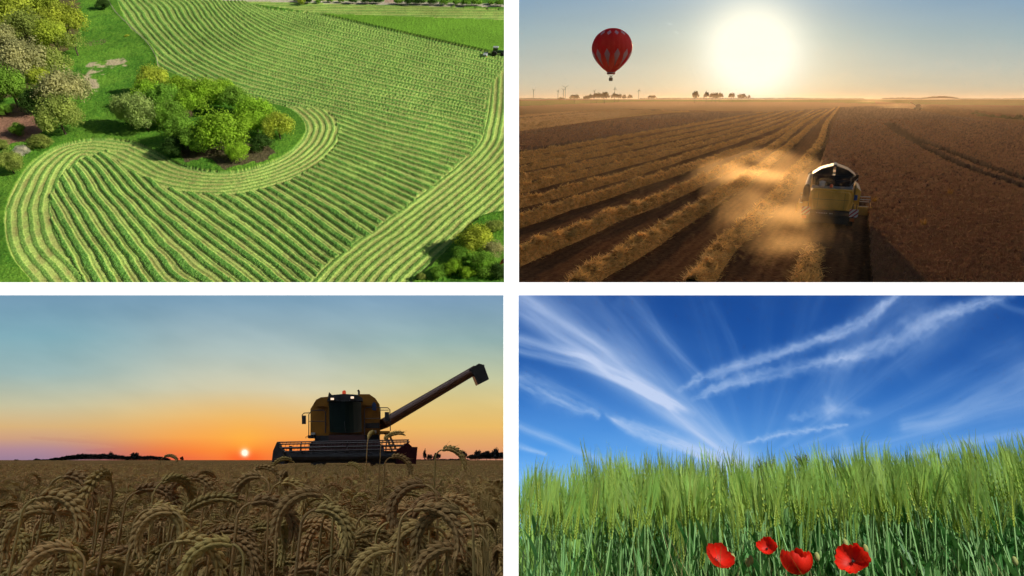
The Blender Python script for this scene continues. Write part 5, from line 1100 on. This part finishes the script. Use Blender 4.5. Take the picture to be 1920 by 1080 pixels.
# ================================================================ BARLEY (lower right): green barley and poppies under cirrus
def barley_sky():
    W = BARLEY
    def fn(px, py):
        e = 900-py; base = ramp(e, [(-60, (120, 182, 240)), (0, (112, 174, 238)), (60, (68, 140, 218)), (130, (52, 116, 196)), (220, (32, 88, 168)), (350, (24, 72, 148)), (700, (14, 50, 120))])
        base = base+(sst(1500, 1100, px)*sst(340, 60, e)*10)[..., None]*np.array([.6, 1, 1.1])
        D = np.zeros(px.shape); wx = (fbm(px*.02, py*.02, 601, 3)-.5)*14; wy = (fbm(px*.02, py*.02, 602, 3)-.5)*14
        def streak(pts, ws, amp, seed, stretch=.012, across=.12, puff=0.0, edge=1.5, warp=.4):
            nonlocal D
            X = px+wx*warp; Y = py+wy*warp
            if puff: n_ = fbm(px*.09, py*.09, seed+50, 4)-.5; X = X+n_*puff; Y = Y+n_*puff
            L = smooth_line(pts, 5); W_ = np.interp(np.linspace(0, 1, len(L)), np.linspace(0, 1, len(ws)), ws); best = np.full(px.shape, 9e9); tt = np.zeros(px.shape); ll = np.zeros(px.shape); acc = 0
            for (a, b, wa, wb) in zip(L[:-1], L[1:], W_[:-1], W_[1:]):
                d = b-a; l2 = (d**2).sum(); t = ((X-a[0])*d[0]+(Y-a[1])*d[1])/l2; tc = np.clip(t, 0, 1); w_ = wa+(wb-wa)*tc
                s = np.hypot(X-a[0]-tc*d[0], Y-a[1]-tc*d[1])/w_; m = s < best; best = np.where(m, s, best)
                sg = ((X-a[0])*-d[1]+(Y-a[1])*d[0])/math.sqrt(l2)/w_; tt = np.where(m, acc+tc*math.sqrt(l2), tt); ll = np.where(m, sg, ll); acc += math.sqrt(l2)
            n = fbm(tt*stretch, ll*across*10, seed, 5, .55); f = np.exp(-best**2*edge)
            endf = sst(0, .06*acc, tt)*1.0
            D = D+amp*f*np.clip(.38+1.15*(n-.26), 0, 1.2)*(.35+.65*endf)
        streak([(1418, 886), (1400, 862), (1245, 742), (1030, 575), (950, 512)], [18, 24, 40, 60, 72], .44, 610, .006, .16)
        streak([(1425, 892), (1400, 862), (1245, 738), (1040, 570), (960, 500)], [24, 40, 70, 100, 120], .2, 609, .004, .1)
        streak([(1400, 880), (1290, 800), (1160, 690), (960, 560)], [8, 16, 20, 34], .34, 611, .005, .2)
        streak([(1300, 775), (1180, 712), (1080, 668), (950, 632)], [8, 14, 15, 15], .55, 612, .008, .2)
        streak([(1270, 770), (1130, 700), (960, 655)], [8, 10, 9], .38, 613, .008, .2)
        streak([(955, 705), (1020, 738), (1075, 764), (1120, 776)], [14, 20, 12, 6], .55, 614, .02, .2, 14, 1.0)
        streak([(1140, 780), (1180, 802), (1260, 832), (1340, 868), (1400, 886)], [6, 15, 22, 20, 12], .7, 615, .012, .2, 12)
        streak([(955, 792), (1030, 822), (1100, 852), (1180, 878)], [8, 9, 7, 4], .62, 616, .01, .15)
        streak([(955, 832), (1022, 852)], [9, 4], .55, 617, .02, .2)
        streak([(1272, 732), (1340, 700), (1460, 664), (1560, 628), (1620, 600), (1690, 545)], [4, 12, 14, 12, 10, 9], .66, 620, .02, .12, 8, 1.1, .3)
        streak([(1300, 752), (1360, 722), (1510, 688), (1640, 656), (1735, 606), (1800, 580), (1900, 545)], [3, 11, 13, 16, 26, 13, 9], .62, 621, .02, .12, 9, 1.1, .3)
        streak([(1680, 800), (1780, 775), (1930, 712)], [14, 24, 46], .55, 622, .006, .16, 0, 1.2)
        streak([(1700, 852), (1930, 812)], [10, 30], .4, 623, .008, .2)
        streak([(1545, 780), (1580, 690), (1640, 620), (1740, 540)], [26, 46, 44, 34], .30, 624, .01, .2)
        streak([(1480, 785), (1550, 770), (1625, 775)], [6, 18, 10], .26, 625, .02, .2, 14)
        streak([(1545, 740), (1565, 790), (1590, 850)], [12, 20, 16], .16, 626, .03, .3, 22)
        streak([(1395, 832), (1470, 812), (1590, 798)], [5, 8, 3], .5, 627, .03, .3, 8)
        streak([(1160, 550), (1240, 630), (1310, 705)], [26, 16, 8], .26, 628, .008, .2)
        streak([(1330, 560), (1370, 640), (1400, 720)], [14, 12, 8], .12, 630, .01, .2); streak([(1850, 560), (1930, 590)], [9, 9], .2, 631); streak([(1690, 700), (1760, 640), (1850, 560)], [30, 40, 40], .14, 632)
        for k_, (x_, y_, w_, a_) in enumerate([(1100, 540, 30, .12), (1190, 540, 24, .10), (1300, 540, 30, .07), (1440, 545, 26, .06), (1530, 550, 34, .09), (1640, 560, 30, .10), (1790, 590, 30, .16), (1900, 650, 30, .18), (1920, 760, 24, .2), (985, 700, 20, .2), (1000, 600, 26, .16)]):
            streak([(1412+(x_-1412)*.12, 880+(y_-880)*.12), (1412+(x_-1412)*.5, 880+(y_-880)*.5+8), (x_, y_)], [6, w_*.6, w_], a_, 660+k_, .01, .3)
        D = D+.10*fbm(px*.004+py*.002, py*.012-px*.004, 641, 5)**1.5+.2*sst(180, 10, e)*fbm(px*.006, py*.02, 640, 4)
        return mixc(base, (205, 218, 246), np.clip(D, 0, .92))
    sky_patch(W, np.concatenate([np.arange(958.5, 1935, 2), np.arange(1935, 2600, 15)]), np.concatenate([np.arange(541.5, 900, 2), np.arange(900, 1045, 6)]), fn, 900)

def barley_plant(seed, lod=0):
    """barley plant: stem with leaves, green ear and a brush of long awns; tip of the awns near 1 m"""
    r = random.Random(seed); st, ear, aw, lf = MB(), MB(), MB(), MB(); lean = r.uniform(.02, .14); az = r.uniform(-.7, .7)
    def P(t, off=0): x = lean*t*t; return Vector((x*math.cos(az), x*math.sin(az), t*.86))
    st.tube([P(0), P(.35), P(.7), P(1)], [.0032, .003, .0026, .002], 4)
    # ear: rows of grains from t=1 on, direction of lean
    d = (P(1)-P(.93)).normalized(); d = (d+Vector((r.uniform(-.25, .3), r.uniform(-.15, .15), 0))).normalized(); u = d.cross(Vector((0, 1, 0))).normalized(); v = d.cross(u); E = r.uniform(.065, .085); n = 11 if lod == 0 else 6
    for k in range(n):
        t = k/(n-1); c = P(1)+d*E*t; w_ = .0042*(1-.5*t)*(1.0 if t > .1 else .7)
        for sg in (-1, 1):
            o = u*sg*w_; tip = c+o*1.6+d*.012; mid = c+o*1.3+d*.004; ear.add([c-d*.002, mid+v*w_*.7, mid+o*.7, mid-v*w_*.7, tip], [(0, 1, 2), (0, 2, 3), (4, 2, 1), (4, 3, 2), (0, 3, 1), (4, 1, 3)])
            for _ in range((1+(k % 2)) if lod == 0 else 1):
                L = r.uniform(.065, .105)*(1-.15*t); dd = (d*1.0+u*sg*r.uniform(.0, .11)+v*r.uniform(-.09, .09)).normalized(); q = tip+dd*L*.5+u*sg*.002; e = tip+dd*L+Vector((lean*.12, 0, -.004)); s = dd.cross(Vector((0, 1, 0))).normalized()*(.00065 if lod == 0 else .0011)
                aw.add([tip-s, tip+s, q+s*.7, e, q-s*.7], [(0, 1, 2, 4), (4, 2, 3)])
    for k in range(4):
        t0 = [.38, .52, .68, .84][k]+r.uniform(-.06, .06); a = r.uniform(0, 6.28); c, s = math.cos(a), math.sin(a); b = P(t0); vs = []; L = r.uniform(.12, .22)*(1-.3*(k == 3)); dr = r.choice([.05, .1, .2, .3, 1.2])
        for j in range(8):
            t = j/7; rr = L*(t*.3+.25*t*t); zz = L*(.85*t-dr*.62*t*t*t); wd = .0062*(math.sin(math.pi*min(.25+t*.75, 1)))+.0003
            vs += [b+Vector((c*rr-s*wd, s*rr+c*wd, zz)), b+Vector((c*rr+s*wd, s*rr-c*wd, zz))]
        lf.add(vs, [(2*j, 2*j+1, 2*j+3, 2*j+2) for j in range(7)])
    return st, ear, aw, lf
def build_barley():
    W = BARLEY
    soil = mat('field_soil', lin((74, 66, 44)), rough=1, noise=[(5, (.5,)*3, (1.3,)*3, 5)])
    xs = np.linspace(-.02, 420, 60)**1.0; V = [(0, 1.15, 0), (3, 1.15, 0), (520, 420, 0), (0, 420, 0)]
    tag(put('ground', MB().add(V, [(0, 1, 2, 3)]).mesh('ground', soil), W), kind='structure')
    sm = mat('barley_stem', lin((134, 182, 112)), rough=.5, trans=.15, rand=.22); em = mat('barley_ear', lin((166, 190, 70)), rough=.6, trans=.3, rand=.15); am = mat('barley_awn', lin((148, 184, 86)), rough=.6, trans=.35, rand=.3); lm = mat('barley_leaf', lin((80, 138, 70)), rough=.5, trans=.35, rand=.25)
    var = []
    for i in range(10):
        a, b, c, d = barley_plant(700+i); var.append((a.mesh('stem', sm), b.mesh('ear', em), c.mesh('awns', am), d.mesh('leaves', lm)))
    top = lambda px: np.interp(px, [960, 1000, 1200, 1400, 1500, 1600, 1750, 1920], [868, 880, 880, 882, 862, 872, 850, 842])
    r = random.Random(9); tips = []
    for n in range(300):
        d = r.uniform(1.75, 2.12); px = r.uniform(962, 1935); x = (px-960)/F*d*1.09
        row = float(top(px))+abs(r.gauss(0, 36))+(r.random() < .14)*-12; z = W.at_y(px, row, d).z
        side = ['beside the white bar', 'at the left end', 'left of the leftmost poppy', 'behind the leftmost poppy', 'behind the two middle poppies', 'behind the rightmost poppy', 'right of the poppies', 'toward the right end', 'at the right frame edge'][min(8, int((px-960)/107))]; hgt = 'tall' if row < top(px)+10 else 'middling' if row < top(px)+35 else 'short'
        t = thing('barley_plant', f'{hgt} green barley plant {side}, in the front edge', 'barley', W, (x, d, z-.985), 0, 'green barley plants along the front edge', M=Matrix.Rotation(r.choice([0, 0, 0, 2.6])+r.uniform(-.8, .8), 4, 'Z') @ Matrix.Rotation(r.uniform(-.05, .05), 4, 'X'))
        for nm, me in zip(('stem', 'ear', 'awns', 'leaves'), var[r.randrange(10)]):
            if x < .3: me = clipped(me, W.M.inverted() @ t.matrix_world, lambda a, b, c: a > -.002*b, nm, me.materials[0])
            if len(me.polygons): part(nm, me, None, t, W, kind='stuff' if nm in ('awns', 'leaves') else None)
    src = []
    for i in range(7):
        a, b, c, d = barley_plant(760+i, 1); mb = MB(); cut = []
        for m_ in (a, b, c, d): mb.add(m_.v, m_.f); cut.append(len(mb.f))
        me = mb.mesh('barley_piece')
        for m_ in (sm, em, am, lm): me.materials.append(m_)
        me.polygons.foreach_set('material_index', [int(np.searchsorted(cut, k, side='right')) for k in range(len(me.polygons))]); src.append(me)
    D = np.concatenate([np.sqrt(rng.uniform(1.85**2, 3.2**2, 1500)), np.sqrt(rng.uniform(3.2**2, 8**2, 2400))]); n = len(D); px = rng.uniform(982, 1960, n); x = (px-960)/F*D*1.09; ok = x > .26
    row = top(px)+np.abs(rng.normal(0, 30, n))+6; z = .6+(1030-row)*np.minimum(D, 2.6)/F*1.05; z = np.where(D > 2.6, rng.normal(.90, .04, n)+.03*(px > 1500), z)
    P = np.stack([x, D, z-.985], -1)[ok]; n = len(P)
    scatter('barley_crop', W, P, np.stack([rng.uniform(-.06, .06, n), rng.uniform(-.06, .06, n), rng.choice([0, 0, 0, 2.7, -1.5], n)+rng.uniform(-.8, .8, n)], -1), np.ones(n), rng.integers(0, 7, n), src, label='green barley standing behind the front edge')
    Vs, Fs, off, mi = [], [], 0, []
    for k in range(170):
        d = 1.95+2.4*(k/170)**1.2; x = r.uniform(0, .27); pxx = 960+x/d*F/1.09; z = float(W.at_y(pxx, float(top(pxx))+abs(r.gauss(0, 26))+5, min(d, 2.6)).z)
        m_ = Matrix.Translation((x, d, z-.985)) @ Matrix.Rotation(k*2.4, 4, 'Z'); m2 = clipped(src[k % 7], m_, lambda a, b, c: a > -.002*b, 'tmp', None)
        A = np.array([v.co for v in m2.vertices]).reshape(-1, 3) @ np.array(m_)[:3, :3].T+np.array(m_)[:3, 3]; Vs += A.tolist(); Fs += [tuple(i+off for i in p.vertices) for p in m2.polygons]; off += len(A); bpy.data.meshes.remove(m2)
    me = bpy.data.meshes.new('barley_edge'); me.from_pydata(Vs, [], Fs); me.materials.append(am); tag(put('barley_crop', me, W), 'green barley standing along the white bar', kind='stuff')
    # grass and weeds at the field margin
    gm = mat('margin_grass', lin((104, 142, 62)), rough=.6, trans=.35, rand=.3); dm = mat('dry_grass', lin((176, 166, 112)), rough=.7, trans=.3, rand=.2); gs = []
    for i in range(6):
        q = random.Random(800+i); mb = MB(); hh = 1
        for k in range(16):
            a = q.uniform(0, 6.28); L = q.uniform(.06, .22); H = q.uniform(.3, .62); c, s = math.cos(a), math.sin(a); bx, by = q.uniform(-.03, .03), q.uniform(-.03, .03); w_ = .0022; vs = []; dr = q.uniform(0, .22)
            for j in range(6):
                t = j/5; rr = L*t*t; zz = H*t-dr*t**4; wd = w_*(1-t*.9); vs += [(bx+c*rr-s*wd, by+s*rr+c*wd, zz), (bx+c*rr+s*wd, by+s*rr-c*wd, zz)]
            mb.add(vs, [(2*j, 2*j+1, 2*j+3, 2*j+2) for j in range(5)])
        gs.append(mb.mesh('grass_piece', gm if i < 4 else dm))
    n = 620; D = rng.uniform(1.36, 1.85, n); px = np.where(rng.random(n) < .45, rng.uniform(966, 1150, n), rng.uniform(966, 1940, n)); x = (px-960)/F*D*1.09; P = np.stack([x, D, rng.uniform(-.03, .10, n)-(px > 1150)*.04], -1); P = P[x > .24]; n = len(P)
    scatter('margin_grass', W, P, np.stack([rng.uniform(-.1, .1, n), rng.uniform(-.1, .1, n), rng.uniform(0, 6.28, n)], -1), np.ones(n), rng.choice([0, 1, 2, 3, 0, 1, 4, 5], n), gs, label='wild grass along the foot of the barley')
    Vs, Fs, off = [], [], 0
    for k in range(90):
        m_ = Matrix.Translation((r.uniform(0, .26), r.uniform(1.42, 1.85), r.uniform(-.04, .08))) @ Matrix.Rotation(k*2.4, 4, 'Z'); m2 = clipped(gs[k % 6], m_, lambda a, b, c: a > -.002*b, 'tmp', None)
        A = np.array([v.co for v in m2.vertices]).reshape(-1, 3) @ np.array(m_)[:3, :3].T+np.array(m_)[:3, 3]; Vs += A.tolist(); Fs += [tuple(i+off for i in p.vertices) for p in m2.polygons]; off += len(A); bpy.data.meshes.remove(m2)
    me = bpy.data.meshes.new('margin_grass'); me.from_pydata(Vs, [], Fs); me.materials.append(gm); tag(put('margin_grass', me, W), 'wild grass at the foot of the barley by the white bar', kind='stuff')
    # poppies
    pm = mat('poppy_petal', (.9, .03, .012), rough=.5, trans=.45, noise=[(30, (.8,)*3, (1.05,)*3, 4)], spec=.25, sheen=.3); ck = mat('poppy_centre', (.02, .02, .015), rough=.8); stm = mat('poppy_stem', lin((96, 120, 62)), rough=.7, trans=.2); bm_ = mat('poppy_bud', lin((150, 158, 92)), rough=.8, noise=[(60, (.7,)*3, (1.1,)*3, 3)])
    def petal(seed, s_, th, half):
        """petal cut from a bowl: a fan of the sphere from the centre to a frilled rim"""
        q = random.Random(seed); p1, p2 = q.uniform(0, 6), q.uniform(0, 6); vs = []; nu, nv = 21, 12; Rb = s_/math.sin(min(th, math.pi/2))
        for j in range(nv):
            t = j/(nv-1)
            for i in range(nu):
                u = i/(nu-1)*2-1; ph = u*half*(1-.08*t); te = th*t*(1-.10*abs(u)**3)*(1+.04*t*t*math.sin(u*5+p1)+.03*t**4*math.sin(u*17+p2))
                rr = Rb*(1+.07*t*t*math.sin(u*4+p1)+.035*t**3*math.sin(u*15+p2)+.012*t*math.sin(u*40+p1))
                if th > math.pi/2: rr *= 1-.12*t*t
                vs.append((rr*math.sin(te)*math.cos(ph), rr*math.sin(te)*math.sin(ph), Rb-rr*math.cos(te)))
        return MB().add(vs, [(j*nu+i, j*nu+i+1, (j+1)*nu+i+1, (j+1)*nu+i) for j in range(nv-1) for i in range(nu-1)])
    for k, (px, row, wpx, tilt, az, cup, lb) in enumerate([(1346, 1046, 46, R(52), R(28), R(78), 'large open red poppy leftmost of the four'), (1438, 1026, 30, R(60), R(-20), R(80), 'small red poppy standing highest, behind the others'), (1494, 1064, 50, R(10), R(10), R(112), 'upright half closed red poppy cut by the bottom edge'), (1598, 1049, 50, R(66), R(-30), R(70), 'wide open red poppy rightmost of the four')]):
        d = 1.42; c = W.at_y(px, row, d); s = wpx/(F/d)/2*1.02
        t = thing('poppy', lb, 'poppy', W, c, 0, 'red poppies at the foot of the barley')
        Mt = Matrix.Rotation(az, 4, 'Z') @ Matrix.Rotation(tilt, 4, 'X')
        for j in range(4):
            g = s*(1.06 if j % 2 == 0 else .98); part('petal', petal(k*10+j, g, cup*(1.0 if j % 2 else 1.06), R(66)).mesh('petal', pm, True), None, t, W, M=Mt @ Matrix.Translation((0, 0, -.45*s)) @ Matrix.Rotation(j*math.pi/2+.3, 4, 'Z'))
        part('centre', MB().lathe([(.05*s, .02*s), (.09*s, .10*s), (.09*s, .2*s), (.03*s, .24*s)], 10), ck, t, W, M=Mt @ Matrix.Translation((0, 0, -.43*s)))
        mb = MB(); q = random.Random(k)
        for _ in range(26):
            a_ = q.uniform(0, 6.28); r_ = s*q.uniform(.1, .2); mb.tube([(0, 0, .04*s), (math.cos(a_)*r_, math.sin(a_)*r_, s*q.uniform(.14, .3))], .012*s, 3)
        part('stamens', mb, ck, t, W, M=Mt @ Matrix.Translation((0, 0, -.43*s)), kind='stuff')
        part('stem', MB().tube([Vector((.03, .04, -c.z)), Vector((.02, .03, -.2)), Mt @ Vector((0, 0, -.5*s-.03)), Mt @ Vector((0, 0, -.42*s))], .0013, 5), stm, t, W)
    for px, row, hang, lb in ((1374, 1046, 1, 'poppy bud hanging right of the leftmost poppy'), (1402, 1055, 0, 'green poppy bud beside the stem of the small poppy'), (1408, 1050, 0, 'second green poppy bud right beside the first'), (1585, 1019, 0, 'small bud above the rightmost poppy'), (1623, 1029, 1, 'bud hanging from a hooked stem right of the rightmost poppy'), (1532, 1044, 0, 'bud between the upright poppy and the rightmost one'), (1903, 1052, 0, 'yellowish bud near the right bottom corner')):
        c = W.at_y(px, row, 1.45); t = thing('poppy_bud', lb, 'flower bud', W, c, 0, 'closed poppy buds')
        part('bud', MB().ball((0, 0, 0), .0055, 8, 6, sz=1.75), bm_, t, W, True)
        pts = [Vector((-.03, .03, -c.z)), Vector((-.03, .02, -.08)), Vector((-.024, .01, .012)), Vector((-.008, 0, .022)), Vector((0, 0, .01))] if hang else [Vector((.03, .04, -c.z)), Vector((.012, .01, -.1)), Vector((0, 0, -.008))]
        part('stem', MB().tube(pts, .0009, 4), stm, t, W)
    # tops of two trees behind the crop
    bk = mat('spring_twigs', lin((74, 72, 56)), rough=.9); lf_ = mat('sparse_leaves', lin((92, 96, 62)), rough=.8, trans=.2)
    for px, top_, w_, lb in ((1442, 852, 54, 'sparse tree top showing above the barley left of the middle'), (1515, 850, 26, 'smaller sparse tree top just right of the other one')):
        D_ = 45; p = W.at_y(px, 930, D_); h = 68*D_/F; rr = w_/2*D_/F; t = thing('sparse_tree', lb, 'tree', W, (p.x, D_, 0))
        V, Fc = leaf_cloud(int(px), n=800, leaf=.028, blobs=26, hollow=.1); z0 = W.at_y(px, top_, D_).z
        part('crown', np_mesh('crown', V, Fc, lf_), None, t, W, M=Matrix.Translation((0, 0, z0-rr*1.2)) @ Matrix.Diagonal((rr*1.2, rr*1.2, rr*1.5, 1)))
        q = random.Random(px); mb = MB().tube([(0, 0, 0), (0, 0, z0-rr*1.6)], [.16, .09], 7)
        for _ in range(34):
            a = q.uniform(0, 6.28); l = rr*q.uniform(.4, 1.1); zb = z0-rr*q.uniform(1.6, 2.2); mb.tube([(0, 0, zb), (math.cos(a)*l*.5, math.sin(a)*l*.5, zb+rr*.7), (math.cos(a)*l, math.sin(a)*l, zb+rr*q.uniform(1.0, 1.9))], [.05, .03, .01], 4)
        part('trunk', mb, bk, t, W)
barley_sky(); build_barley()
link_lights()
